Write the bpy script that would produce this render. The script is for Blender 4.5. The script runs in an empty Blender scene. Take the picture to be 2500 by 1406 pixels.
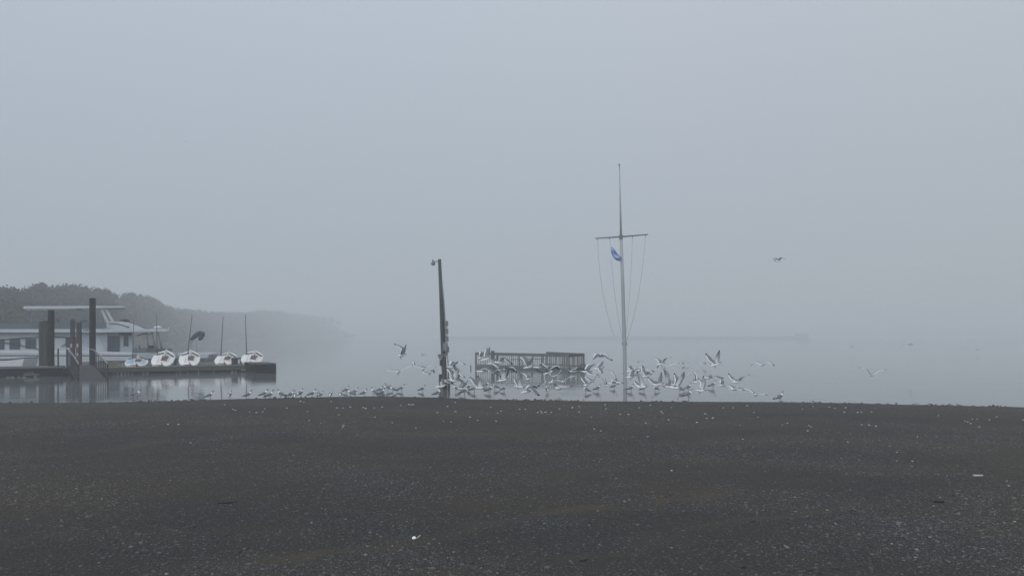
import bpy, math, random
import numpy as np
from mathutils import Vector, Matrix

# ------------------------------------------------------------------ camera, world, sun, exposure
scene = bpy.context.scene
COL = scene.collection
F, HOR, CX, CAMZ = 1805.0, 822.0, 1250.0, 2.4      # focal length in pixels of a 2500 px wide picture, horizon row, centre column, eye height over the water
cam_data = bpy.data.cameras.new('camera')
cam = bpy.data.objects.new('camera', cam_data)
COL.objects.link(cam)
cam.location = (0, 0, CAMZ)
cam.rotation_euler = (math.radians(90), 0, 0)
cam_data.sensor_width = 36
cam_data.lens = F / 2500 * 36
cam_data.shift_y = (HOR - 703) / 2500
cam_data.clip_start = 0.1
cam_data.clip_end = 6000
scene.camera = cam

SUN_EL, SUN_AZ = math.radians(34), math.radians(205)
world = bpy.data.worlds.new('World')
scene.world = world
world.use_nodes = True
wn, wl = world.node_tree.nodes, world.node_tree.links
wn.clear()
w_out = wn.new('ShaderNodeOutputWorld')
w_bg = wn.new('ShaderNodeBackground')
w_sky = wn.new('ShaderNodeTexSky')
w_sky.sky_type = 'NISHITA'
w_sky.sun_disc = False
w_sky.sun_elevation = SUN_EL
w_sky.sun_rotation = SUN_AZ
w_tc = wn.new('ShaderNodeTexCoord')
w_sep = wn.new('ShaderNodeSeparateXYZ')
w_ramp = wn.new('ShaderNodeValToRGB')            # overcast cloud sheet: brighter overhead than low down
w_mix = wn.new('ShaderNodeMix'); w_mix.data_type = 'RGBA'
w_x = wn.new('ShaderNodeMapRange')
w_warm = wn.new('ShaderNodeMix'); w_warm.data_type = 'RGBA'; w_warm.blend_type = 'MULTIPLY'
w_tint = wn.new('ShaderNodeMix'); w_tint.data_type = 'RGBA'
wl.new(w_tc.outputs['Generated'], w_sep.inputs[0])
wl.new(w_sep.outputs['Z'], w_ramp.inputs[0])
e = w_ramp.color_ramp.elements
e[0].position = 0.0; e[0].color = (3.32, 3.70, 4.08, 1)
e[1].position = 1.0; e[1].color = (7.0, 7.6, 8.2, 1)
m = e.new(0.42); m.color = (4.82, 5.36, 5.98, 1)
wl.new(w_sep.outputs['X'], w_x.inputs[0])
w_x.inputs['From Min'].default_value = -0.6
w_x.inputs['From Max'].default_value = 0.6
wl.new(w_x.outputs[0], w_tint.inputs['Factor'])
w_tint.inputs['A'].default_value = (0.965, 0.99, 1.02, 1)
w_tint.inputs['B'].default_value = (1.02, 0.99, 0.97, 1)
w_warm.inputs['Factor'].default_value = 1
wl.new(w_ramp.outputs[0], w_warm.inputs['A'])
wl.new(w_tint.outputs['Result'], w_warm.inputs['B'])
w_mix.inputs['Factor'].default_value = 0.08
wl.new(w_warm.outputs['Result'], w_mix.inputs['A'])
wl.new(w_sky.outputs[0], w_mix.inputs['B'])
wl.new(w_mix.outputs['Result'], w_bg.inputs['Color'])
w_y = wn.new('ShaderNodeMapRange')                # the cloud sheet is brighter on the sun's side, behind the camera
w_y.inputs['From Min'].default_value = 0.3; w_y.inputs['From Max'].default_value = -0.9
w_y.inputs['To Min'].default_value = 0.110; w_y.inputs['To Max'].default_value = 0.15
wl.new(w_sep.outputs['Y'], w_y.inputs[0]); wl.new(w_y.outputs[0], w_bg.inputs['Strength'])
w_bg.inputs['Strength'].default_value = 0.112
wl.new(w_bg.outputs[0], w_out.inputs['Surface'])

sun_data = bpy.data.lights.new('sun', 'SUN')
sun_data.energy = 1.4
sun_data.angle = math.radians(50)
sun_data.color = (1.0, 0.97, 0.93)
sun = bpy.data.objects.new('sun', sun_data)
COL.objects.link(sun)
sun.location = (0, 0, 60)
sd = Vector((math.sin(SUN_AZ) * math.cos(SUN_EL), math.cos(SUN_AZ) * math.cos(SUN_EL), math.sin(SUN_EL)))
sun.rotation_euler = sd.to_track_quat('Z', 'Y').to_euler()

scene.view_settings.view_transform = 'Standard'
scene.view_settings.look = 'None'
scene.view_settings.exposure = 0.0
scene.view_settings.gamma = 1.0
scene.render.engine = 'CYCLES'
scene.cycles.use_denoising = True
scene.cycles.max_bounces = 6
scene.cycles.volume_bounces = 2
scene.cycles.diffuse_bounces = 2
scene.cycles.glossy_bounces = 3

rnd = random.Random(7)
rng = np.random.default_rng(11)

# ------------------------------------------------------------------ helpers
DA = Vector((1, 0.55, 0)).normalized(); DBk = Vector((-0.55, 1, 0)).normalized()      # along the docks / straight back from them
class Off(float):
    """a vertical plane parallel to the dock front, this many metres behind the cruiser's side"""
    def __add__(s, o): return Off(float(s)+o)
    def __sub__(s, o): return Off(float(s)-o)
    def at(s, px):
        k = (px-CX)/F
        return (68.1+float(s))/(DBk.x*k+DBk.y)
def X(px, Y): return (px - CX) * (Y.at(px) if isinstance(Y, Off) else Y) / F
def Z(py, Y): return CAMZ - (py - HOR) * Y / F
def P(px, py, Y):
    if isinstance(Y, Off): Y = Y.at(px)
    return Vector((X(px, Y), Y, Z(py, Y)))
def YW(py): return CAMZ * F / (py - HOR)          # distance of a point on the water seen at row py

def tag(o, label=None, cat=None, group=None, kind=None):
    if label: o['label'] = label
    if cat: o['category'] = cat
    if group: o['group'] = group
    if kind: o['kind'] = kind
    return o

def empty(name, loc, label=None, cat=None, group=None):
    o = bpy.data.objects.new(name, None)
    COL.objects.link(o)
    o.location = loc
    o.empty_display_size = 0.2
    return tag(o, label, cat, group)

def origin(o):
    v = Vector((0, 0, 0))
    while o is not None:
        v += o.location
        o = o.parent
    return v

class MB:
    """collects faces in world coordinates; build() links them as one mesh object"""
    def __init__(s): s.v, s.f, s.m = [], [], []
    def add(s, vs, fs, mi=0):
        n = len(s.v)
        s.v += [Vector(v) for v in vs]
        s.f += [tuple(i + n for i in f) for f in fs]
        s.m += [mi] * len(fs) if isinstance(mi, int) else list(mi)
        return s
    def box(s, x0, x1, y0, y1, z0, z1, mi=0):
        return s.add([(x0,y0,z0),(x1,y0,z0),(x1,y1,z0),(x0,y1,z0),(x0,y0,z1),(x1,y0,z1),(x1,y1,z1),(x0,y1,z1)],
                     [(0,3,2,1),(4,5,6,7),(0,1,5,4),(1,2,6,5),(2,3,7,6),(3,0,4,7)], mi)
    def obox(s, a, b, w, h, up=Vector((0,0,1)), mi=0):
        """bar from a to b with width w (sideways) and height h (along up)"""
        a, b = Vector(a), Vector(b); d = (b - a).normalized()
        sd_ = d.cross(up)
        if sd_.length < 1e-4: sd_ = Vector((1,0,0))
        sd_.normalize(); u = sd_.cross(d).normalized()
        vs = []
        for p in (a, b):
            for i, j in ((-1,-1),(1,-1),(1,1),(-1,1)): vs.append(p + sd_*(i*w/2) + u*(j*h/2))
        return s.add(vs, [(0,1,2,3),(7,6,5,4),(0,4,5,1),(1,5,6,2),(2,6,7,3),(3,7,4,0)], mi)
    def tube(s, pts, r, n=10, mi=0):
        pts = [Vector(p) for p in pts]
        rs = r if isinstance(r, (list, tuple)) else [r]*len(pts)
        vs, fs = [], []
        ref = Vector((0.13, 0.21, 0.97))
        for i, p in enumerate(pts):
            d = (pts[min(i+1, len(pts)-1)] - pts[max(i-1, 0)]).normalized()
            rr = ref if abs(d.dot(ref)) < 0.95 else Vector((1, 0.1, 0))
            u = d.cross(rr).normalized(); w = d.cross(u)
            for k in range(n):
                a = 2*math.pi*k/n
                vs.append(p + u*(math.cos(a)*rs[i]) + w*(math.sin(a)*rs[i]))
        for i in range(len(pts)-1):
            for k in range(n):
                a, b = i*n+k, i*n+(k+1) % n
                fs.append((a, b, b+n, a+n))
        fs.append(tuple(range(n))[::-1]); fs.append(tuple(range((len(pts)-1)*n, len(pts)*n)))
        return s.add(vs, fs, mi)
    def slab(s, poly, Y, depth, mi=0, inset=0.0):
        """a profile given by picture columns/rows at distance Y, as a solid `depth` metres thick"""
        n = len(poly)
        c = [P(a, b, Y) for a, b in poly]
        bk = [p + (DBk*depth if isinstance(Y, Off) else Vector((0, depth, 0))) for p in c]
        fs = [tuple(range(n))[::-1], tuple(range(n, 2*n))]
        fs += [(i, (i+1) % n, (i+1) % n + n, i+n) for i in range(n)]
        return s.add(c + bk, fs, mi)
    def ell(s, c, rx, ry, rz, n=10, m_=7, mi=0, mat=None):
        vs, fs = [], []
        for i in range(m_+1):
            t = math.pi*i/m_
            for k in range(n):
                a = 2*math.pi*k/n
                v = Vector((rx*math.sin(t)*math.cos(a), ry*math.sin(t)*math.sin(a), rz*math.cos(t)))
                if mat: v = mat @ v
                vs.append(Vector(c)+v)
        for i in range(m_):
            for k in range(n):
                a, b = i*n+k, i*n+(k+1) % n
                fs.append((a, a+n, b+n, b))
        return s.add(vs, fs, mi)
    def build(s, name, mat, parent=None, smooth=False, bevel=0.0, loc=None):
        me = bpy.data.meshes.new(name)
        off = origin(parent) if parent else (Vector(loc) if loc is not None else Vector((0,0,0)))
        me.from_pydata([tuple(v - off) for v in s.v], [], s.f)
        mats = mat if isinstance(mat, (list, tuple)) else [mat]
        for m_ in mats: me.materials.append(m_)
        if len(mats) > 1: me.polygons.foreach_set('material_index', s.m)
        if smooth: me.polygons.foreach_set('use_smooth', [True]*len(s.f))
        me.validate(); me.update()
        o = bpy.data.objects.new(name, me)
        COL.objects.link(o)
        if parent: o.parent = parent
        else: o.location = off
        if bevel:
            b = o.modifiers.new('bevel', 'BEVEL'); b.width = bevel; b.segments = 2; b.limit_method = 'ANGLE'
        return o

def mat(name, col, rough=0.7, vary=0.25, scale=3.0, bump=0.0, col2=None, metal=0.0, stretch=(1,1,1), bscale=None, spec=0.4):
    m_ = bpy.data.materials.new(name); m_.use_nodes = True
    n, l = m_.node_tree.nodes, m_.node_tree.links
    b = n['Principled BSDF']
    b.inputs['Roughness'].default_value = rough
    b.inputs['Metallic'].default_value = metal
    b.inputs['Specular IOR Level'].default_value = spec
    tc = n.new('ShaderNodeTexCoord'); mp = n.new('ShaderNodeMapping'); mp.inputs['Scale'].default_value = stretch
    l.new(tc.outputs['Object'], mp.inputs[0])
    no = n.new('ShaderNodeTexNoise'); no.inputs['Scale'].default_value = scale; no.inputs['Detail'].default_value = 6
    no.inputs['Roughness'].default_value = 0.65
    l.new(mp.outputs[0], no.inputs[0])
    mr = n.new('ShaderNodeMapRange'); mr.inputs['From Min'].default_value = 0.3; mr.inputs['From Max'].default_value = 0.7
    l.new(no.outputs['Fac'], mr.inputs[0])
    mx = n.new('ShaderNodeMix'); mx.data_type = 'RGBA'
    c2 = col2 or tuple(c*(1-vary) for c in col)
    mx.inputs['A'].default_value = (*col, 1); mx.inputs['B'].default_value = (*c2, 1)
    l.new(mr.outputs[0], mx.inputs['Factor']); l.new(mx.outputs['Result'], b.inputs['Base Color'])
    if bump:
        bp = n.new('ShaderNodeBump'); bp.inputs['Strength'].default_value = 0.8; bp.inputs['Distance'].default_value = bump
        src = no
        if bscale:
            src = n.new('ShaderNodeTexNoise'); src.inputs['Scale'].default_value = bscale; src.inputs['Detail'].default_value = 5
            l.new(mp.outputs[0], src.inputs[0])
        l.new(src.outputs['Fac'], bp.inputs['Height']); l.new(bp.outputs[0], b.inputs['Normal'])
    return m_

M = dict(
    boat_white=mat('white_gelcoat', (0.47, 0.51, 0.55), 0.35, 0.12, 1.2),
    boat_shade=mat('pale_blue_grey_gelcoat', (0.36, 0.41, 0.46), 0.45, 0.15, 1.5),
    boat_teal=mat('grey_teal_canvas', (0.10, 0.135, 0.155), 0.85, 0.2, 3),
    glass=mat('dark_tinted_glass', (0.045, 0.065, 0.09), 0.12, 0.2, 1.5),
    dark_trim=mat('dark_trim', (0.05, 0.055, 0.065), 0.6, 0.3, 4, spec=0.12),
    pile=mat('dark_steel_pile', (0.012, 0.015, 0.019), 0.75, 0.4, 5, 0.004, stretch=(1,1,0.3), spec=0.12),
    pile2=mat('weathered_pile', (0.045, 0.05, 0.056), 0.8, 0.35, 5, 0.004, stretch=(1,1,0.3), spec=0.12),
    pile_red=mat('red_painted_pile', (0.065, 0.036, 0.042), 0.7, 0.45, 6),
    sign_white=mat('white_board', (0.35, 0.35, 0.36), 0.6, 0.1, 6),
    dock_side=mat('dark_wet_timber', (0.013, 0.0135, 0.015), 0.65, 0.5, 2.5, 0.01, col2=(0.007, 0.007, 0.008), stretch=(1,1,3), spec=0.12),
    dock_deck=mat('grey_deck_boards', (0.10, 0.105, 0.10), 0.75, 0.35, 3.5, 0.006, stretch=(3,1,1)),
    dock_trim=mat('dock_edge_board', (0.075, 0.072, 0.066), 0.8, 0.4, 5),
    scuff_and_light=mat('pale_scuffs_and_gap_light', (0.32, 0.33, 0.33), 0.8, 0.6, 20),
    gang_deck=mat('brown_ramp_boards', (0.040, 0.038, 0.038), 0.75, 0.35, 6, 0.004, stretch=(1,4,1)),
    rail_metal=mat('dark_rail_metal', (0.035, 0.04, 0.046), 0.5, 0.3, 6, spec=0.12),
    rail_top=mat('worn_handrail', (0.20, 0.21, 0.22), 0.45, 0.3, 8),
    wood=mat('grey_weathered_wood', (0.17, 0.185, 0.18), 0.85, 0.35, 5, 0.003, stretch=(1,1,0.4)),
    wood_dark=mat('dark_weathered_wood', (0.11, 0.125, 0.125), 0.85, 0.35, 5, 0.003),
    pole_wood=mat('tarred_pole_wood', (0.085, 0.102, 0.102), 0.85, 0.4, 4, 0.006, stretch=(1,1,0.2), spec=0.12),
    conduit=mat('grey_conduit', (0.17, 0.185, 0.195), 0.5, 0.2, 4),
    pvc=mat('pale_plastic_pipe', (0.50, 0.52, 0.53), 0.4, 0.1, 4),
    box_grey=mat('grey_meter_paint', (0.15, 0.17, 0.185), 0.5, 0.2, 6),
    red_dull=mat('dull_red_paint', (0.09, 0.05, 0.06), 0.7, 0.3, 9),
    white_paint=mat('white_pole_paint', (0.33, 0.36, 0.37), 0.5, 0.12, 2),
    yard=mat('grey_yard_paint', (0.17, 0.19, 0.20), 0.5, 0.2, 5),
    rope=mat('grey_rope', (0.30, 0.32, 0.33), 0.9, 0.2, 20),
    flag_blue=mat('blue_flag_cloth', (0.15, 0.24, 0.48), 0.85, 0.15, 5),
    flag_pale=mat('pale_flag_cloth', (0.30, 0.40, 0.64), 0.85, 0.12, 5),
    hull_white=mat('white_dinghy_gelcoat', (0.70, 0.70, 0.69), 0.35, 0.1, 3),
    hull_blue=mat('blue_dinghy_deck', (0.30, 0.42, 0.62), 0.4, 0.15, 3),
    cockpit=mat('brown_cockpit', (0.13, 0.065, 0.055), 0.6, 0.4, 6),
    mast_metal=mat('grey_mast_metal', (0.13, 0.14, 0.15), 0.5, 0.2, 5),
    varnish=mat('varnished_rudder_wood', (0.12, 0.06, 0.05), 0.5, 0.3, 8),
    canvas_blue=mat('dark_blue_canvas', (0.045, 0.065, 0.09), 0.85, 0.3, 5, 0.01),
    rock=mat('dark_jetty_rock', (0.06, 0.062, 0.065), 0.9, 0.4, 0.4),
    leaves=mat('dark_oak_leaves', (0.030, 0.038, 0.032), 0.9, 0.5, 0.25, col2=(0.013, 0.02, 0.015), spec=0.1),
    bark=mat('dark_bark', (0.04, 0.036, 0.03), 0.9, 0.3, 2),
    hill=mat('hill_undergrowth', (0.04, 0.048, 0.036), 0.95, 0.4, 0.1),
    weed=mat('dry_weeds', (0.22, 0.21, 0.13), 0.9, 0.3, 10),
    gull_white=mat('gull_white_plumage', (0.88, 0.89, 0.90), 0.8, 0.08, 20),
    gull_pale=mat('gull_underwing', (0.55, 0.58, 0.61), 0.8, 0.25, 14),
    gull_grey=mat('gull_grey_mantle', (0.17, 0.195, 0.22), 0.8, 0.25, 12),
    gull_black=mat('gull_black_wingtip', (0.012, 0.013, 0.015), 0.7, 0.1, 12),
    gull_head=mat('gull_streaked_head', (0.34, 0.35, 0.36), 0.8, 0.4, 60),
    gull_bill=mat('gull_bill', (0.07, 0.065, 0.055), 0.5, 0.2, 20),
    shell=mat('white_shell', (0.5, 0.5, 0.48), 0.5, 0.2, 30),
    stone=mat('grey_stone', (0.06, 0.06, 0.06), 0.85, 0.4, 14, 0.006, col2=(0.025, 0.025, 0.026)),
    stone_pale=mat('pale_stone', (0.12, 0.117, 0.11), 0.85, 0.35, 14, 0.006),
    stick=mat('dark_driftwood', (0.022, 0.02, 0.018), 0.9, 0.3, 10),
)

# ------------------------------------------------------------------ shoreline and beach
SHORE = [(-400,984),(0,983),(250,982),(400,980),(500,976),(650,972),(800,969),(930,967.5),(1060,970),(1150,974),(1400,978.5),(1700,980),(1900,981),(2100,984.5),(2200,987.5),(2500,993.5),(2900,998)]
_sx = np.array([X(a, YW(b)) for a, b in SHORE]); _sy = np.array([YW(b) for a, b in SHORE])
_ph = rng.uniform(0, 6.28, (26, 2)); _ka = rng.uniform(0, 6.28, 26); _kf = np.geomspace(0.35, 7.0, 26)
def wob(x, y):
    s_ = 0
    for i in range(26):
        kx, ky = _kf[i]*math.cos(_ka[i]), _kf[i]*math.sin(_ka[i])
        s_ = s_ + np.sin(x*kx + y*ky + _ph[i, 0]) / (1 + _kf[i])
    return s_
def zg(x, y):
    ys = np.interp(x, _sx, _sy)
    t = y / ys
    base = np.where(t < 1, 0.8*(1-t), -0.8*(t-1)*1.2)
    base = np.maximum(np.minimum(base, 0.8 + 0.0*y + np.maximum(-y, 0)*0.01), -2.2)
    return base + 0.0065*wob(x, y)*np.clip((ys-y)/7.0, 0.16, 1)*np.where(t > 1, 0.5, 1)

TRACKS = [[(560,1385),(780,1345),(1000,1310),(1250,1275),(1450,1245),(1600,1222),(1750,1195)],
          [(1050,1398),(1300,1362),(1500,1338),(1700,1292),(1950,1250),(2150,1215)],
          [(1350,1160),(1500,1150),(1800,1148)], [(-50,1120),(250,1095),(420,1075),(600,1070)],
          [(1700,1080),(2000,1060),(2300,1075)], [(700,1165),(900,1145),(1000,1150)], [(-50,1310),(200,1300),(420,1306)],
          [(500,1130),(900,1060),(1300,1045)]]
def ground_hit(px, py):
    lo, hi = 2.0, 60.0
    for _ in range(40):
        md = (lo+hi)/2
        if Z(py, md) > zg(np.float64(X(px, md)), np.float64(md)): lo = md
        else: hi = md
    return X(px, lo), lo
TR = [[ground_hit(*p) for p in t] for t in TRACKS]
def track_d(x, y):
    best = np.full(np.shape(x), 99.0)
    for i, t in enumerate(TR):
        wd = (0.13, 0.11, 0.35, 0.7, 0.6, 0.35, 0.22, 0.5)[i]
        for (ax, ay), (bx, by) in zip(t[:-1], t[1:]):
            dx, dy = bx-ax, by-ay
            u = np.clip(((x-ax)*dx+(y-ay)*dy)/(dx*dx+dy*dy), 0, 1)
            best = np.minimum(best, np.hypot(x-ax-u*dx, y-ay-u*dy)/wd + (0 if i < 2 else .65))
    return best
def mud(x, y):
    return np.clip(1.35 - track_d(x + .10*wob(x*2.1, y*2.3), y + .12*wob(x*1.9+5, y*2.7)), 0, 1)*np.clip(.72+.3*wob(x*1.5+3, y*1.7), .35, 1)

def grid_obj(name, xs, ys, zf, material, attr=None):
    gx, gy = np.meshgrid(xs, ys)
    gz = zf(gx, gy) if callable(zf) else np.full(gx.shape, zf)
    nx, ny = len(xs), len(ys)
    co = np.stack([gx, gy, gz], -1).reshape(-1, 3).astype(np.float32)
    i = np.arange(nx*ny).reshape(ny, nx)
    f = np.stack([i[:-1, :-1], i[:-1, 1:], i[1:, 1:], i[1:, :-1]], -1).reshape(-1)
    me = bpy.data.meshes.new(name)
    me.vertices.add(len(co)); me.vertices.foreach_set('co', co.ravel())
    me.loops.add(len(f)); me.loops.foreach_set('vertex_index', f.astype(np.int32))
    np_ = len(f)//4
    me.polygons.add(np_); me.polygons.foreach_set('loop_start', (np.arange(np_)*4).astype(np.int32))
    me.polygons.foreach_set('use_smooth', np.ones(np_, bool))
    me.update(calc_edges=True)
    if attr:
        a = me.attributes.new('mud', 'FLOAT', 'POINT')
        a.data.foreach_set('value', attr(gx, gy).ravel().astype(np.float32))
    me.materials.append(material)
    o = bpy.data.objects.new(name, me); COL.objects.link(o)
    return o

def ground_mat():
    m_ = bpy.data.materials.new('slate_gravel_ground'); m_.use_nodes = True
    n, l = m_.node_tree.nodes, m_.node_tree.links
    b = n['Principled BSDF']; b.inputs['Roughness'].default_value = 0.8; b.inputs['Specular IOR Level'].default_value = 0.3
    tc = n.new('ShaderNodeTexCoord')
    def noise(scale, detail=6, st=(1,1,1), rough=0.6):
        mp = n.new('ShaderNodeMapping'); mp.inputs['Scale'].default_value = st; l.new(tc.outputs['Object'], mp.inputs[0])
        t = n.new('ShaderNodeTexNoise'); t.inputs['Scale'].default_value = scale; t.inputs['Detail'].default_value = detail
        t.inputs['Roughness'].default_value = rough; l.new(mp.outputs[0], t.inputs[0]); return t
    def rng_(src, a, b_, c=0.0, d=1.0):
        r = n.new('ShaderNodeMapRange'); r.inputs['From Min'].default_value = a; r.inputs['From Max'].default_value = b_
        r.inputs['To Min'].default_value = c; r.inputs['To Max'].default_value = d; l.new(src, r.inputs[0]); return r
    def mix(fac, A, B, mode='MIX'):
        x = n.new('ShaderNodeMix'); x.data_type = 'RGBA'; x.blend_type = mode
        if isinstance(fac, float): x.inputs['Factor'].default_value = fac
        else: l.new(fac, x.inputs['Factor'])
        for k, v in (('A', A), ('B', B)):
            if isinstance(v, tuple): x.inputs[k].default_value = (*v, 1)
            else: l.new(v, x.inputs[k])
        return x.outputs['Result']
    big = noise(0.28, 5, (0.6, 1.1, 1)); mid = noise(1.6, 6, (0.7, 1.3, 1)); fine = noise(38, 4); grit = noise(120, 3)
    at = n.new('ShaderNodeAttribute'); at.attribute_name = 'mud'
    slate = mix(rng_(fine.outputs['Fac'], 0.35, 0.7).outputs[0], (0.005, 0.0055, 0.006), (0.046, 0.048, 0.052))
    brown = mix(rng_(grit.outputs['Fac'], 0.3, 0.7).outputs[0], (0.016, 0.012, 0.009), (0.076, 0.058, 0.040))
    f1 = rng_(big.outputs['Fac'], 0.38, 0.60, 0.1, 0.95)
    f2 = rng_(mid.outputs['Fac'], 0.40, 0.66, 0.0, 0.6)
    ad = n.new('ShaderNodeMath'); ad.operation = 'MAXIMUM'; l.new(f1.outputs[0], ad.inputs[0]); l.new(f2.outputs[0], ad.inputs[1])
    c = mix(ad.outputs[0], slate, brown)
    mm = n.new('ShaderNodeMath'); mm.operation = 'MULTIPLY'; l.new(at.outputs['Fac'], mm.inputs[0])
    l.new(rng_(mid.outputs['Fac'], 0.25, 0.6, 0.4, 0.9).outputs[0], mm.inputs[1])
    c = mix(mm.outputs[0], c, (0.066, 0.053, 0.038))
    l.new(c, b.inputs['Base Color'])
    bp = n.new('ShaderNodeBump'); bp.inputs['Distance'].default_value = 0.035; bp.inputs['Strength'].default_value = 1.0
    l.new(fine.outputs['Fac'], bp.inputs['Height'])
    l.new(bp.outputs[0], b.inputs['Normal'])
    return m_

gxs = np.concatenate([np.linspace(-1900, -60, 30)[:-1], np.linspace(-60, -24, 60)[:-1], np.linspace(-24, 24, 520), np.linspace(24, 60, 60)[1:], np.linspace(60, 1900, 30)[1:]])
gys = np.concatenate([np.linspace(-150, 1, 60)[:-1], np.linspace(1, 32, 520), np.linspace(32, 70, 60)[1:], np.linspace(70, 1900, 30)[1:]])
ground = tag(grid_obj('ground', gxs, gys, zg, ground_mat(), mud), 'dark slate gravel beach sloping down to the water', None, None, 'structure')

def water_mat():
    m_ = bpy.data.materials.new('calm_water'); m_.use_nodes = True
    n, l = m_.node_tree.nodes, m_.node_tree.links
    b = n['Principled BSDF']
    b.inputs['Base Color'].default_value = (0.12, 0.135, 0.145, 1)
    b.inputs['Roughness'].default_value = 0.05
    b.inputs['IOR'].default_value = 1.333
    tc = n.new('ShaderNodeTexCoord')
    mp = n.new('ShaderNodeMapping'); mp.inputs['Scale'].default_value = (0.5, 1.6, 1); l.new(tc.outputs['Object'], mp.inputs[0])
    a = n.new('ShaderNodeTexNoise'); a.inputs['Scale'].default_value = 0.9; a.inputs['Detail'].default_value = 3; l.new(mp.outputs[0], a.inputs[0])
    c = n.new('ShaderNodeTexNoise'); c.inputs['Scale'].default_value = 5.0; c.inputs['Detail'].default_value = 2; l.new(mp.outputs[0], c.inputs[0])
    pt = n.new('ShaderNodeTexNoise'); pt.inputs['Scale'].default_value = 0.16; pt.inputs['Detail'].default_value = 2; l.new(mp.outputs[0], pt.inputs[0])
    pr = n.new('ShaderNodeMapRange'); pr.inputs['From Min'].default_value = 0.45; pr.inputs['From Max'].default_value = 0.65; pr.inputs['To Min'].default_value = 0.15
    l.new(pt.outputs['Fac'], pr.inputs[0])
    mu = n.new('ShaderNodeMath'); mu.operation = 'MULTIPLY'; l.new(c.outputs['Fac'], mu.inputs[0]); l.new(pr.outputs[0], mu.inputs[1])
    m2 = n.new('ShaderNodeMath'); m2.operation = 'MULTIPLY'; m2.inputs[1].default_value = 0.5; l.new(mu.outputs[0], m2.inputs[0])
    ad = n.new('ShaderNodeMath'); ad.operation = 'ADD'; l.new(a.outputs['Fac'], ad.inputs[0]); l.new(m2.outputs[0], ad.inputs[1])
    bp = n.new('ShaderNodeBump'); bp.inputs['Strength'].default_value = 1.0; bp.inputs['Distance'].default_value = 0.006
    l.new(ad.outputs[0], bp.inputs['Height']); l.new(bp.outputs[0], b.inputs['Normal'])
    return m_
water = tag(grid_obj('water', np.linspace(-1900, 1900, 20), np.concatenate([np.linspace(18, 60, 10), np.linspace(60, 1900, 30)[1:]]), 0.0, water_mat()), 'flat calm grey harbour water', None, None, 'structure')

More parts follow.
